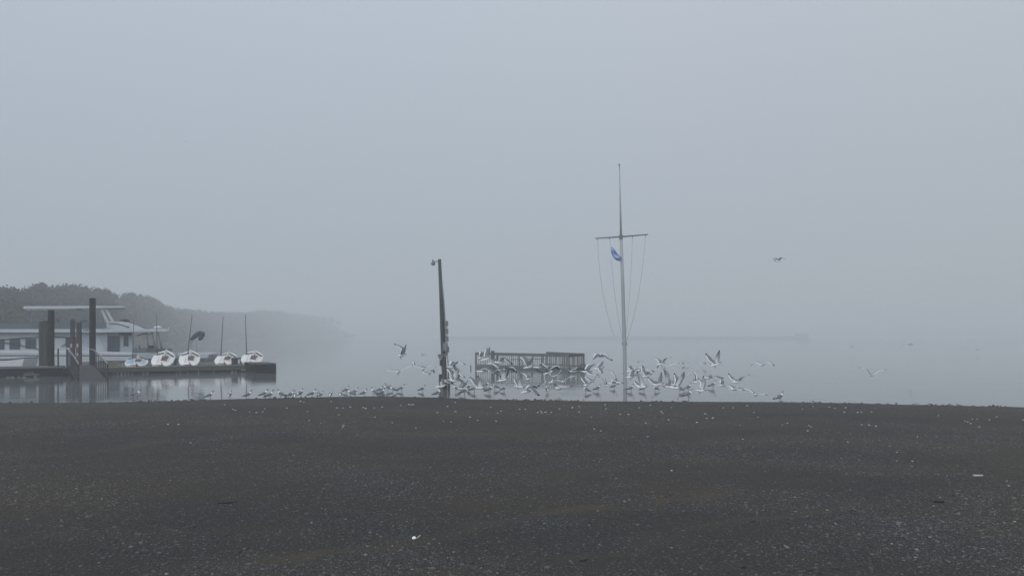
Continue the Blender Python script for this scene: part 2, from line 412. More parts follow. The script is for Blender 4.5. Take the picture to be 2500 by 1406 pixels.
# ------------------------------------------------------------------ gravel: thousands of flat slate flakes
def gravel():
    cells = [(4.2, 7.5, 1500, 1), (4.2, 7.5, 3600, .45), (7.5, 12, 750, 1), (7.5, 12, 1300, .55), (12, 18, 500, .9), (18, 30, 200, .8)]
    px_, py_, sz = [], [], []
    for y0, y1, dens, fsz in cells:
        area = (y1-y0)*(0.8*(y0+y1)+3)
        n = int(dens*area)
        y = rng.uniform(y0, y1, n); x = rng.uniform(-1, 1, n)*(0.80*y+1.5)
        px_.append(x); py_.append(y); sz.append(rng.gamma(2.2, 0.0042, n) + 0.004 + (0.005 if y0 > 11 else 0) + (0.005 if y0 > 17 else 0)); sz[-1] *= fsz*.88
    x, y, s_ = map(np.concatenate, (px_, py_, sz))
    patch = wob(x*0.9+31, y*1.3+9)
    keep = (rng.uniform(0, 1, len(x)) < np.clip(0.66+0.30*patch, 0.38, 1)*(1-0.88*mud(x, y))) & (y < np.interp(x, _sx, _sy)+0.3)
    x, y, s_, patch = x[keep], y[keep], s_[keep], patch[keep]
    n = len(x); z = zg(x, y)
    K = 5
    ang = np.linspace(0, 2*math.pi, K, endpoint=False)[None, :] + rng.uniform(-0.35, 0.35, (n, K)) + rng.uniform(0, 6.28, (n, 1))
    r = rng.uniform(0.6, 1.15, (n, K))
    asp = rng.uniform(0.3, 0.85, (n, 1)); rot = rng.uniform(0, 3.14, (n, 1))
    lx, ly = r*np.cos(ang), r*np.sin(ang)*asp
    bx, by = lx*np.cos(rot)-ly*np.sin(rot), lx*np.sin(rot)+ly*np.cos(rot)
    th = rng.uniform(0.06, 0.3, (n, 1)); tx = rng.normal(0, 0.14, (n, 1)); ty = rng.normal(0, 0.18, (n, 1))
    S = s_[:, None]
    bot = np.stack([x[:, None]+bx*S, y[:, None]+by*S, z[:, None]-0.25*S+0*bx], -1)
    top = np.stack([x[:, None]+bx*S*0.8, y[:, None]+by*S*0.8, z[:, None]+S*(th+tx*bx+ty*by)], -1)
    co = np.concatenate([bot, top], 1).reshape(-1, 3)
    base = (np.arange(n)*2*K)[:, None]
    side = np.stack([np.stack([np.full(n, k), np.full(n, (k+1) % K), np.full(n, (k+1) % K+K), np.full(n, k+K)], -1) for k in range(K)], 1)
    side = (side + base[:, :, None]).reshape(n, -1)
    topf = np.arange(K, 2*K)[None, :] + base
    loops = np.concatenate([side, topf], 1).reshape(-1)
    tot = np.tile(np.array([4]*K+[K]), n); start = np.concatenate([[0], np.cumsum(tot)[:-1]])
    me = bpy.data.meshes.new('gravel')
    me.vertices.add(len(co)); me.vertices.foreach_set('co', co.astype(np.float32).ravel())
    me.loops.add(len(loops)); me.loops.foreach_set('vertex_index', loops.astype(np.int32))
    me.polygons.add(len(tot)); me.polygons.foreach_set('loop_start', start.astype(np.int32))
    me.update(calc_edges=True)
    v = np.clip(rng.lognormal(math.log(0.027), 0.78, n), 0.003, 0.15); wm = rng.uniform(-1, 1, n)
    md = mud(x, y); hue = np.clip(.5*wob(x*.45+7, y*.8+2) + .45*wob(x*1.7, y*2.6+4), -1, 1)
    hue = np.maximum(hue, md*1.3); wm = .45*wm + .9*hue; v = v*(1.0 + .05*hue)*np.clip(1+.22*patch, .7, 1.35)
    colr = np.stack([v*(0.98+0.15*wm), v*(1.0+0.02*wm), v*(1.04-0.22*wm), np.ones(n)], -1)
    a = me.attributes.new('tone', 'FLOAT_COLOR', 'POINT')
    a.data.foreach_set('color', np.repeat(colr, 2*K, 0).astype(np.float32).ravel())
    m_ = bpy.data.materials.new('slate_flakes'); m_.use_nodes = True
    nd = m_.node_tree.nodes; b = nd['Principled BSDF']; b.inputs['Roughness'].default_value = 0.5
    at = nd.new('ShaderNodeAttribute'); at.attribute_name = 'tone'
    m_.node_tree.links.new(at.outputs['Color'], b.inputs['Base Color'])
    me.materials.append(m_)
    o = bpy.data.objects.new('gravel', me); COL.objects.link(o)
    return tag(o, 'loose flat slate flakes covering the beach', 'gravel', None, 'stuff')
gravel()

def wrack():
    """dark weed and stones left along the water's edge"""
    b = MB(); r_ = random.Random(3)
    for _ in range(900):
        x = r_.uniform(-22, 21)
        if math.sin(x*1.3)+math.sin(x*.47+1)+r_.uniform(-1.2, 1.2) + (.6 if 12 < x < 17 else 0) < 0.9: continue
        ys = float(np.interp(x, _sx, _sy)); y = ys+r_.gauss(.05, .22)
        z = max(0.0, float(zg(np.float64(x), np.float64(y)))); q = r_.uniform(.015, .045)
        k = 5; vs = [(x+q*1.8*math.cos(j*6.28/k)*r_.uniform(.6, 1.2), y+q*math.sin(j*6.28/k)*r_.uniform(.6, 1.2), z-.01) for j in range(k)]
        vs += [(x+q*math.cos(j*6.28/k)*.9, y+q*math.sin(j*6.28/k)*.5, z+q*r_.uniform(.25, .8)) for j in range(k)]
        b.add(vs, [(j, (j+1) % k, (j+1) % k+k, j+k) for j in range(k)]+[tuple(range(k, 2*k))])
    tag(b.build('debris', M['stick'], None), 'dark weed and small stones washed up along the waterline', 'debris', None, 'stuff')
wrack()

def lump(name, px, py, size, material, label, cat, group, flat=0.55, seed=0, asp=1.0):
    x, y = ground_hit(px, py)
    z = float(zg(np.float64(x), np.float64(y)))
    r_ = random.Random(seed*31+int(px))
    b = MB(); n, m_ = 9, 5
    vs, fs = [], []
    for i in range(m_+1):
        t = math.pi*i/m_
        for k in range(n):
            a = 2*math.pi*k/n; q = r_.uniform(0.8, 1.18)
            vs.append((size*asp*math.sin(t)*math.cos(a)*q, size*0.8*math.sin(t)*math.sin(a)*q, size*flat*math.cos(t)*q))
    for i in range(m_):
        for k in range(n):
            a, b_ = i*n+k, i*n+(k+1) % n
            fs.append((a, a+n, b_+n, b_))
    b.add([Vector(v)+Vector((x, y, z+size*flat*0.35)) for v in vs], fs)
    o = b.build(name, material, None, smooth=size < 0.03, loc=(x, y, z))
    o.rotation_euler.z = r_.uniform(0, 0.6)
    return tag(o, label, cat, group)

SH1 = [(1098,57),(1137,78),(1149,84),(1219,91),(1252,95),(1283,91),(1293,76),(1467,40),(1484,43),(1400,73),(1502,90),(1510,133),(1618,41),(1645,72),(1675,72),(1655,106),(1710,68),(1677,157),(1674,165),(1773,70),(1786,75),(1828,72),(1866,68),(1831,117),(1914,144),(2031,170),(1956,60),(1997,56),(2007,57),(2018,56),(2185,65),(2136,95),(2225,90),(2166,137),(2203,140),(2222,45),(2295,117),(2332,133),(2396,69),(2422,137),(2447,87),(2430,97),(821,152),(871,153),(931,242)]
SH2 = [(37,78),(66,79),(126,94),(143,90),(147,96),(163,93),(192,94),(232,77),(295,71),(328,65),(328,92),(388,117),(455,57),(459,77),(528,103),(569,104),(622,71),(653,146),(402,175),(434,184),(663,212),(676,59),(729,90),(735,98),(765,130),(779,70),(903,143),(951,123),(980,121),(944,101),(1032,71),(1080,71),(1148,61),(1112,155),(1127,224),(1181,93),(1201,117),(1320,155),(1345,147),(1418,78),(1450,158),(1460,165),(1444,184),(1470,65),(1550,68),(1577,74),(1623,93),(1629,71),(1688,94),(1706,92),(1756,92),(1708,154),(1744,156),(1778,161),(1639,238),(1980,213),(2082,110),(2211,137),(2225,140),(2240,148),(2248,127),(2271,126),(2282,164),(2331,130),(2367,116),(2497,131),(1955,332),(1880,288),(2455,627),(2427,452),(1382,507),(780,378)]
for i, (a, b_) in enumerate([(p/2, 960+q/2) for p, q in SH1] + [(1250+p/2, 960+q/2) for p, q in SH2]):
    y_ = ground_hit(a, b_)[1]
    lump('shell', a, b_, (0.00105*y_ + 0.003)*rnd.uniform(0.8, 1.2), M['shell'], 'small white shell fragment lying on the dark gravel', 'shell', 'white shell fragments scattered on the gravel', 0.6, i, 1.2)
STONES = [(1336,1387,.034,0),(1425,1367,.04,1),(1812,1384,.04,1),(1827,1355,.026,0),(1932,1394,.034,2),(1975,1391,.034,2),(2042,1388,.034,2),(2097,1306,.028,0),(2020,1306,.026,0),(1557,1282,.030,0),(1840,1272,.024,2),(1150,1374,.034,2),(1177,1382,.028,2),(585,1347,.026,1),(530,1323,.024,1),(466,1285,.02,0),(336,1350,.024,0),(602,1387,.02,0),(1257,1357,.026,1),(1010,1395,.02,2),(245,1344,.02,2),(1900,1130,.026,2),(2130,1334,.02,1)]
ST_LAB = ['pale stone at the bottom edge of the picture, below the flagpole side of the platform','grey stone just above the pale one at the bottom edge',
 'grey stone at the bottom edge beneath the large rising gull','pale stone above the grey one at the bottom edge','dark stone first of three along the bottom edge','dark stone second of three along the bottom edge','dark stone third of three along the bottom edge',
 'pale stone with a dark neighbour on the open gravel','dark neighbour stone next to the pale one on the open gravel','small pale stone beside the upper end of the tyre track','small dark stone level with the pale one beyond the track',
 'dark stone below the white feather','second dark stone close below the white feather','grey stone in the coarse patch beneath the dinghies','small grey stone in the coarse patch, a little above its neighbour','highest small pale stone in the coarse patch','pale stone alone beneath the dock end of the row',
 'pale stone near the bottom edge under the coarse patch','grey stone under the lower tyre track','dark pebble sized stone at the bottom edge below the feather','dark stone at the bottom edge beneath the gangway','dark stone alone on the smooth upper beach','grey stone beneath the solitary bowed wing gull']
for i, (a, b_, s_, k) in enumerate(STONES):
    lump('stone', a, b_, s_*.78, M[('stone_pale', 'stone', 'stick')[k]] if k < 2 else M['stone'],
         ST_LAB[i], 'stone', 'larger stones lying on the gravel', 0.6, i)

def bar_on_ground(name, a, b_, w, h, material, label, cat):
    (x0, y0), (x1, y1) = ground_hit(*a), ground_hit(*b_)
    z0, z1 = float(zg(np.float64(x0), np.float64(y0))), float(zg(np.float64(x1), np.float64(y1)))
    o = MB().obox((x0, y0, z0+h*0.55), (x1, y1, z1+h*0.55), w, h).build(name, material, None, bevel=w*0.15, loc=((x0+x1)/2, (y0+y1)/2, (z0+z1)/2))
    return tag(o, label, cat)
bar_on_ground('wood_strip', (2376,1162), (2399,1162), 0.03, 0.02, M['shell'], 'short pale wooden strip lying on the gravel', 'wood strip')
bar_on_ground('stick', (2279,1226), (2306,1227), 0.02, 0.02, M['stick'], 'short dark stick lying on the gravel below the pale strip', 'stick')
bar_on_ground('stick', (532,1229), (578,1227), 0.03, 0.018, M['bark'], 'long dark flat stick lying on the open gravel, away from all stones', 'stick')
# the white scrap with a bent stem on the tyre track
x_, y_ = ground_hit(1011, 1317)
z_ = float(zg(np.float64(x_), np.float64(y_)))
sp = empty('feather', (x_, y_, z_), 'white curled feather with a thin raised quill on the brown track', 'feather')
b = MB(); b.ell((x_, y_, z_+0.016), 0.019, 0.02, 0.014, 12, 8); b.build('vane', M['gull_white'], sp, True)
b = MB(); q = ground_hit(1026, 1312)
b.tube([(x_+0.012, y_-0.002, z_+0.012), (x_+0.028, y_, z_+0.016), (x_+0.046, y_+0.01, z_+0.032), (x_+0.056, y_+0.012, z_+0.038)], [0.005, 0.003, 0.005, 0.002], 6); b.build('quill', M['shell'], sp, True)

# ------------------------------------------------------------------ far wooded headland
CREST = [(-900,700),(-400,690),(-100,694),(0,697),(12,691),(35,686),(50,691),(75,686),(110,682),(160,683),(190,687),(215,694),(250,697),(290,712),(302,717),(310,707),(330,707),(345,715),(365,716),(385,725),(400,735),(412,741),(440,748),(480,752),(520,757),(560,758),(610,757),(650,754),(680,756),(720,763),(760,768),(790,772),(799,778),(806,787),(825,799),(850,812),(880,822),(900,824)]
cr = np.array(CREST, float)
def crest(px): return float(np.interp(px, cr[:, 0], cr[:, 1]))
def shoreY(px): return float(np.interp(px, [-900,-400,0,250,400,600,830], [72,76,82,130,240,450,800]))

def make_crown(r_, rad, h, nleaf, leaf):
    """irregular crown: several lobes, each a cloud of leaf clumps over a rough core"""
    vs, fs = [], []
    lobes = [(r_.uniform(-0.5, 0.5)*rad, r_.uniform(-0.5, 0.5)*rad, r_.uniform(0.35, 0.78)*h, r_.uniform(0.38, 0.62)*rad) for _ in range(7)]
    lobes.append((0, 0, h*0.80, rad*0.42))
    for lx, ly, lz, lr in lobes:
        n0 = len(vs)
        for i in range(5):
            t = math.pi*i/4
            for k in range(7):
                a = 2*math.pi*k/7; q = r_.uniform(0.62, 0.95)
                vs.append((lx+lr*q*math.sin(t)*math.cos(a), ly+lr*q*math.sin(t)*math.sin(a), lz+lr*0.85*q*math.cos(t)))
        for i in range(4):
            for k in range(7):
                a, b_ = n0+i*7+k, n0+i*7+(k+1) % 7
                fs.append((a, a+7, b_+7, b_))
        for _ in range(nleaf//8):
            d = Vector((r_.gauss(0, 1), r_.gauss(0, 1), r_.gauss(0, 1))).normalized()*lr*r_.uniform(0.8, 1.15)
            c = Vector((lx, ly, lz)) + Vector((d.x, d.y, d.z*0.9))
            u = Vector((r_.gauss(0, 1), r_.gauss(0, 1), r_.gauss(0, 1))).normalized()*leaf*r_.uniform(0.6, 1.3)
            w = u.cross(Vector((r_.gauss(0, 1), r_.gauss(0, 1), r_.gauss(0, 1)))).normalized()*leaf*r_.uniform(0.5, 1.0)
            i0 = len(vs); vs += [c-u, c+w*0.8, c+u, c-w]; fs.append((i0, i0+1, i0+2, i0+3))
    return [Vector(v) for v in vs], fs
protos = [make_crown(random.Random(40+i), 1.0, 1.5, 260, 0.10) for i in range(5)]

# rising ground under the trees
def hill_z(px, t): return max(0.05, (Z(crest(px), shoreY(px)+t*28) - 8.0)) * min(1, t*1.2) - 0.3*(t < 0.01)
hv, hf = [], []
hpx = list(range(-900, 881, 20)); ts = [0, 0.15, 0.4, 0.7, 1.0, 1.5, 2.2]
for a in hpx:
    for t in ts:
        Yh = shoreY(a) + t*28
        zz = (hill_z(a, t) + 0.4 if t > 0 else -0.5) if a < 860 else -0.6
        hv.append((X(a, Yh), Yh, zz))
k = len(ts)
for i in range(len(hpx)-1):
    for j in range(k-1): hf.append((i*k+j, (i+1)*k+j, (i+1)*k+j+1, i*k+j+1))
hb = MB().add(hv, hf).build('hills', M['hill'], None, True)
tag(hb, 'low headland rising behind the docks', None, None, 'structure')

wood = MB()
a = -880.0
while a < 858:
    base = shoreY(a)
    for t in (1.0, 0.72, 0.42, 0.18, 0.02):
        aa = a + rnd.uniform(-8, 8)
        if 296 < aa < 322 and t == 1.0: continue
        if 20 < aa < 50 and t == 1.0: continue
        Yt = base + 28*t + rnd.uniform(-4, 4)
        topy = crest(aa)*t + (HOR - 0.42*(HOR-crest(aa)))*(1-t) if t < 1 else crest(aa)
        zt = Z(topy + rnd.choice((-4, -2, -1, 0, 1, 2, 3))*110/base, Yt)
        rad = rnd.uniform(1.3, 3.2)*(1 if base < 200 else 1.3)*(1 if aa < 795 else .5)
        h = rad*rnd.uniform(1.9, 2.4)
        vs, fs = protos[rnd.randrange(5)]
        rot = rnd.uniform(0, 6.28); c, s_ = math.cos(rot), math.sin(rot)
        cx, cy = X(aa, Yt), Yt
        zs = h/1.9
        wood.add([(cx+(v.x*c-v.y*s_)*rad, cy+(v.x*s_+v.y*c)*rad, zt-h+v.z*zs) for v in vs], fs)
    a += rnd.uniform(9, 17)*106/base*1.1
tag(wood.build('woodland', M['leaves'], None), 'dark unbroken woodland covering the foggy headland', 'woodland', None, 'stuff')

def tree(px, topy, Yt, rad, h, seed, label):
    zt = Z(topy, Yt); r_ = random.Random(seed)
    gx, gy = X(px, Yt), Yt
    root = empty('tree', (gx, gy, zt-h-4), label, 'tree', 'trees standing out of the headland wood')
    t_ = MB().tube([(gx, gy, zt-h-5), (gx+0.2, gy, zt-h), (gx-0.1, gy, zt-h*0.4)], [0.45, 0.32, 0.12], 8)
    for k in range(5):
        an = k*1.3
        t_.tube([(gx, gy, zt-h*0.8), (gx+math.cos(an)*rad*0.6, gy+math.sin(an)*rad*0.6, zt-h*0.4)], [0.16, 0.05], 6)
    t_.build('trunk', M['bark'], root)
    vs, fs = make_crown(r_, 1.0, 1.5, 700, 0.085)
    MB().add([(gx+v.x*rad, gy+v.y*rad, zt-h+v.z*h/1.9) for v in vs], fs).build('crown', M['leaves'], root)
tree(35, 684, 114, 2.6, 6, 3, 'broad rounded tree rising above the wood at the edge of the photo')
tree(310, 704, 192, 2.6, 6, 5, 'round tree standing out above the sloping wood behind the white cruiser')
tree(812, 768, 790, 4.6, 10, 8, 'lone tree at the very tip of the foggy headland, behind a gap')
tree(827, 779, 795, 3.2, 7, 9, 'small low tree beside the lone tree at the headland tip')

# jetty far out on the water
jb = MB()
xj0, xj1, Yj = X(1100, 720), X(1972, 720), 720.0
nx = 150; sec = [(-7, -1.0), (-5, 0.6), (-2.2, 2.2), (0, 2.6), (2.2, 2.2), (5, 0.6), (7, -1.0)]
vs, fs = [], []
for i in range(nx+1):
    xx = xj0+(xj1-xj0)*i/nx
    for (dy, dz) in sec: vs.append((xx, Yj+dy+rnd.uniform(-.6, .6), dz+rnd.uniform(-.35, .35)+(0.6 if i > nx-8 else 0)*0.5))
for i in range(nx):
    for j in range(6): fs.append((i*7+j, (i+1)*7+j, (i+1)*7+j+1, i*7+j+1))
jb.add(vs, fs)
jr = empty('breakwater', ((xj0+xj1)/2, Yj, 0), 'long low stone breakwater barely showing through the fog', 'breakwater')
jb.build('rock_bank', M['rock'], jr)
hx = X(1957, 720)
MB().box(hx-5.5, hx+5.5, Yj-3, Yj+3, 2.2, 4.8).add([(hx-5.8,Yj-3.3,4.8),(hx+5.8,Yj-3.3,4.8),(hx+5.8,Yj+3.3,4.8),(hx-5.8,Yj+3.3,4.8),(hx-5,Yj,6.0),(hx+5,Yj,6.0)], [(0,1,5,4),(2,3,4,5),(1,2,5),(3,0,4)]).build('end_hut', M['rock'], jr)

# ------------------------------------------------------------------ cruiser moored behind the dock
YB = Off(0)
cr_ = empty('cabin_cruiser', (-34.5, 61, 0), 'white cabin cruiser with a long flat hardtop moored behind the dock', 'cruiser')
MB().slab([(-330,858),(-330,872),(-300,898),(318,898),(326,878),(330,860),(200,857),(0,856)], YB, 4.6).build('hull', M['boat_white'], cr_, bevel=0.12)
MB().slab([(-330,866),(-330,868.5),(327,869.5),(328,867)], YB-0.012, 0.02).build('rub_rail', M['dark_trim'], cr_)
MB().slab([(-320,812),(-320,858),(262,858),(262,812)], YB+0.35, 3.9).build('cabin', M['boat_white'], cr_, bevel=0.04)
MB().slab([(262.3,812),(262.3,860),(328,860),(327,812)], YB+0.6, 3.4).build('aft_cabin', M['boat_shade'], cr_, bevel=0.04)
MB().slab([(236,812),(262,812),(262,858),(257,858)], YB+0.30, 0.06).build('painted_shade_panel', M['boat_shade'], cr_)  # diagonal shade on the cabin wall, painted as a thin darker panel
for (x0, x1, y0, y1) in ((-70,-46,828,854),(-32,10.5,827.5,853),(23,49,827,852.5),(62,88,827,851),(160,186,823,848)):
    c = MB().slab([(x0,y0),(x0,y1-1),(x0+1.5,y1),(x1-1.5,y1),(x1,y1-1),(x1,y0)], YB+0.31, 0.06)
    w = c.build('window', M['glass'], cr_)
    MB().slab([(x0-1,(y0+y1)/2-0.3),(x0-1,(y0+y1)/2+0.5),(x1+1,(y0+y1)/2+0.5),(x1+1,(y0+y1)/2-0.3)], YB+0.29, 0.02).build('window_bar', M['dark_trim'], w)
MB().slab([(256,820),(256,859),(292,859),(292,820)], YB+0.55, 0.08).build('door', M['glass'], cr_)
MB().slab([(302,820),(302,845),(313.5,845),(313.5,820)], YB+0.55, 0.08).build('window', M['glass'], cr_)
MB().slab([(290,813),(290,817),(320,819),(320,814)], YB+0.3, 0.3).build('side_awning', M['dark_trim'], cr_)
s1 = MB()
def ribbon(pts, w, Y, d=0.03):
    for (a0, b0), (a1, b1) in zip(pts[:-1], pts[1:]): s1.slab([(a0,b0-w/2),(a0,b0+w/2),(a1,b1+w/2),(a1,b1-w/2)], Y, d)
ribbon([(-100,838),(-30,833),(30,827),(70,824.5),(110,822),(140,822),(172,824)], 2.2, YB+0.27)
ribbon([(-20,832),(8,836),(35,840),(60,845),(85,850),(104,855)], 2.0, YB+0.262)
ribbon([(150,846),(162,838),(172,834)], 2.0, YB+0.27)
s1.build('hull_stripe', M['dark_trim'], cr_)
# emblem: pale blue ring with cross bars
em = MB(); cxm, cym = 214, 834
ring = [(cxm+11*math.cos(k*math.pi/12), cym+11*math.sin(k*math.pi/12)) for k in range(25)]
for (a0, b0), (a1, b1) in zip(ring[:-1], ring[1:]): em.obox(P(a0, b0, YB+0.33), P(a1, b1, YB+0.33), 0.03, 0.05, Vector((0,1,0)))
em.obox(P(206, 834, YB+0.33), P(222, 834, YB+0.33), 0.05, 0.03); em.obox(P(214, 826, YB+0.335), P(214, 842, YB+0.335), 0.05, 0.03)
em.build('emblem', M['hull_blue'], cr_)
MB().slab([(-330,805),(-330,812),(250,812),(345,811),(407,810),(414,806),(405,804),(300,804.5)], YB-0.15, 4.9).build('upper_deck', M['boat_white'], cr_, bevel=0.03)
MB().slab([(-320,795),(-320,805),(250,805),(250,795)], YB+0.1, 0.12).build('coaming', M['boat_white'], cr_)
MB().slab([(-320,789),(-320,801),(0,801),(110,801),(260,800),(260,786.5),(110,788)], YB-0.02, 0.05).build('rail_canvas', M['boat_teal'], cr_)
MB().slab([(250,805),(258,785),(296,784.5),(322,790),(357,804.6)], YB+0.5, 3.6).build('bridge_fairing', M['boat_white'], cr_, bevel=0.05)
s1 = MB(); ribbon([(265,789),(285,790),(300,794),(312,798)], 1.6, YB+0.42, 0.06); s1.ell(P(313, 798, YB+0.45), 0.1, 0.08, 0.05); s1.build('grab_rail', M['dark_trim'], cr_)
MB().slab([(288,785),(294,780.5),(305,779),(312,780),(318,784.5)], YB+0.9, 1.6).build('folded_cover', M['dark_trim'], cr_)
MB().slab([(57,747.5),(57,754.5),(150,754.5),(296,751.5),(308,750.5),(300,747.5),(230,747)], YB+0.3, 4.0).build('hardtop', M['boat_white'], cr_, bevel=0.03)
MB().slab([(186,754.2),(186,755.8),(198,755.8),(198,754)], YB+0.6, 0.3).build('hatch', M['dark_trim'], cr_)
for dY in (0.5, 3.9):
    s = MB(); s.slab([(244,753),(250,753),(266,785),(258,785)], YB+dY, 0.15); s.slab([(255,753),(261,753),(279,785),(272,785)], YB+dY, 0.15)
    s.slab([(250,753.2),(255,753.2),(256,757),(252,757)], YB+dY, 0.15)
    s.build('arch_leg', M['boat_white'], cr_)
for a0 in (77, 194, 283):
    for dY in (0.45, 4.0): MB().tube([P(a0, 752, YB+dY), P(a0, 788 if a0 < 250 else 785, YB+dY)], 0.022, 6).build('hardtop_post', M['conduit'], cr_)
s = MB(); c = P(386, 800, YB+1.6); s.ell(c, 0.36, 0.36, 0.16, 14, 8); s.build('radar_dome', M['boat_white'], cr_, True)
MB().slab([(368,804.5),(404,804.5),(404,803),(368,803)], YB+1.2, .8).build('dome_mount', M['boat_white'], cr_)
MB().tube([P(410, 806, YB+1), P(412, 799, YB+1)], 0.03, 6).build('antenna', M['boat_white'], cr_)
for (a0, a1) in ((357,363),(370,382),(385,396)):
    for dY in (0.2, 3.9): MB().tube([P(a0, 811, YB+dY), P(a1, 856, YB+dY)], 0.075, 8).build('deck_post', M['conduit'], cr_, True)
MB().slab([(337,818),(337,820),(352,816),(368,817.5),(368,815.5),(352,813.5)], YB+0.6, 2.2).build('furled_awning', M['dark_trim'], cr_)
MB().slab([(361,843),(361,853),(377,853),(376,843)], YB+1.0, 0.8).build('deck_locker', M['dark_trim'], cr_)
MB().slab([(328,851),(326,858),(420,858.5),(421,851.5)], YB+0.3, 3.4).build('aft_bulwark', M['boat_teal'], cr_)
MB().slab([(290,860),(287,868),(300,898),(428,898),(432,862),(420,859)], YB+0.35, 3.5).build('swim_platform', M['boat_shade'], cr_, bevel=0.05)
MB().tube([P(340, 843, YB+0.5), P(341.5, 852, YB+0.5)], 0.05, 6).build('cleat_post', M['dark_trim'], cr_)
for (a0, b0, a1, b1) in ((140,781,147,789),(131,785,135,788),(172,781,180,786),(196,785,214,783),(38,797,38,802),(49,797,49,802)):
    MB().obox(P(a0, b0, YB+0.9), P(a1, b1, YB+0.9), 0.3, 0.09).build('bridge_chair', M['dark_trim'], cr_)
# dark capitals on the coaming
def text_mesh(body, name, size, material, parent, px, py, Y):
    cu = bpy.data.curves.new(name, 'FONT'); cu.body = body; cu.size = size; cu.extrude = 0.004; cu.align_x = 'CENTER'; cu.align_y = 'CENTER'
    t = bpy.data.objects.new(name, cu); COL.objects.link(t)
    bpy.context.view_layer.update()
    me = bpy.data.meshes.new_from_object(t.evaluated_get(bpy.context.evaluated_depsgraph_get()))
    bpy.data.objects.remove(t)
    o = bpy.data.objects.new(name, me); COL.objects.link(o); me.materials.clear(); me.materials.append(material)
    o.parent = parent; o.location = P(px, py, Y) - origin(parent); o.rotation_euler = (math.radians(90), 0, math.atan2(DA.y, DA.x))
text_mesh('HK', 'lettering', 0.34, M['dark_trim'], cr_, 211, 806, YB-0.17)

# low white tender between cruiser and dock
tn = empty('tender', (X(20, 52), 52, 0), 'low white tender with a dark gunwale lying between the dock and the cruiser', 'boat')
MB().slab([(-160,884),(-160,905),(52,905),(60,874),(20,879)], 52, 1.6).build('hull', M['boat_white'], tn, bevel=0.08)
MB().slab([(-160,881),(-160,884),(20,878.7),(60,874),(60,872.4),(20,876.5)], 51.97, 1.66).build('gunwale', M['dark_trim'], tn)

# ------------------------------------------------------------------ floating dock with shore side dinghies
D0 = Vector((-33.0, 42.68, 0))
def D(u, v, z=0.0): return D0 + DA*u + DBk*v + Vector((0, 0, z))
def dock_u(px):            # length along the front edge that shows at column px
    k = (px-CX)/F
    return (D0.x - k*D0.y)/(k*DA.y - DA.x)
UE = dock_u(622)
dock = empty('floating_dock', D(8, 1.5), 'long dark floating dock carrying the white dinghies', 'dock')
def obl(mb, u0, u1, v0, v1, z0, z1):
    c = [D(u0,v0,z0),D(u1,v0,z0),D(u1,v1,z0),D(u0,v1,z0),D(u0,v0,z1),D(u1,v0,z1),D(u1,v1,z1),D(u0,v1,z1)]
    return mb.add(c, [(0,3,2,1),(4,5,6,7),(0,1,5,4),(1,2,6,5),(2,3,7,6),(3,0,4,7)])
obl(MB(), -22, UE, 0.06, 3.4, -0.3, 0.40).build('float_hull', M['dock_side'], dock)
b = MB(); u = -22.0
while u < UE-0.2:
    obl(b, u, u+0.19, 0.0, 3.5, 0.405, 0.445+rnd.uniform(0, .006)); u += 0.2
b.build('deck_boards', M['dock_deck'], dock)
obl(MB(), -22, UE, -0.03, 0.055, 0.16, 0.39).build('edge_timber', M['dock_trim'], dock)
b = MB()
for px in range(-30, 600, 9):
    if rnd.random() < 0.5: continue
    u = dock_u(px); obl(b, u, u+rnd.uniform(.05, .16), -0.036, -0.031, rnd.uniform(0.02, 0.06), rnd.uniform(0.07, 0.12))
u = dock_u(588); obl(b, u, dock_u(611), -0.036, -0.031, 0.08, 0.16)  # slip of light in the gap below the last dinghy, painted on
b.build('scuff_and_pale_marks', M['scuff_and_light'], dock)
# higher landing stage in front of the tender
ld = empty('landing_stage', D(-4, 1), 'heavy dark landing stage with pale scuffs, at the foot of the tall piles', 'landing stage')
uL = dock_u(152)
obl(MB(), -22, uL, -1.0, 2.2, -0.3, 0.50).build('stage_side', M['dock_side'], ld)
obl(MB(), -22, uL+0.05, -1.06, 2.3, 0.505, 0.56).build('stage_deck', M['dock_trim'], ld)
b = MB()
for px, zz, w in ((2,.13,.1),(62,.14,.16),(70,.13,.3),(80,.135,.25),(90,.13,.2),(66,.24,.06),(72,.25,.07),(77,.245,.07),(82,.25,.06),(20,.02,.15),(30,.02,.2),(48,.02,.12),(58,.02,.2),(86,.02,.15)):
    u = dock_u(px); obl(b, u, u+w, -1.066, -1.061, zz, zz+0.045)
b.build('scuff_and_pale_marks', M['scuff_and_light'], ld)
# pier running back from the dock behind the dinghies
pr = empty('back_pier', D(UE-5, 20), 'broad grey pier deck stretching back into the fog behind the dinghies', 'pier')
obl(MB(), UE-10.5, UE-0.3, 3.5, 46, -0.3, 0.36).build('pier_side', M['dock_side'], pr)
b = MB(); v = 3.55
while v < 46:
    obl(b, UE-10.6, UE-0.2, v, v+0.27, 0.365, 0.40+rnd.uniform(0, .012)); v += 0.29
b.build('deck_boards', M['dock_deck'], pr)
for k, (v, h) in enumerate(((9, .35), (15, .3), (23, .4), (31, .3))):
    o = obl(MB(), UE-9.5+k, UE-2.2-k*0.8, v, v+0.5, 0.415, 0.415+h*0.6).build('deck_timber', M['wood_dark'], None, loc=D(UE-5, v, 0.415))
    tag(o, ('first', 'second', 'third', 'fourth')[k] + ' dark timber baulk across the back pier, counted from the dinghies', 'timber', 'timbers lying across the back pier')
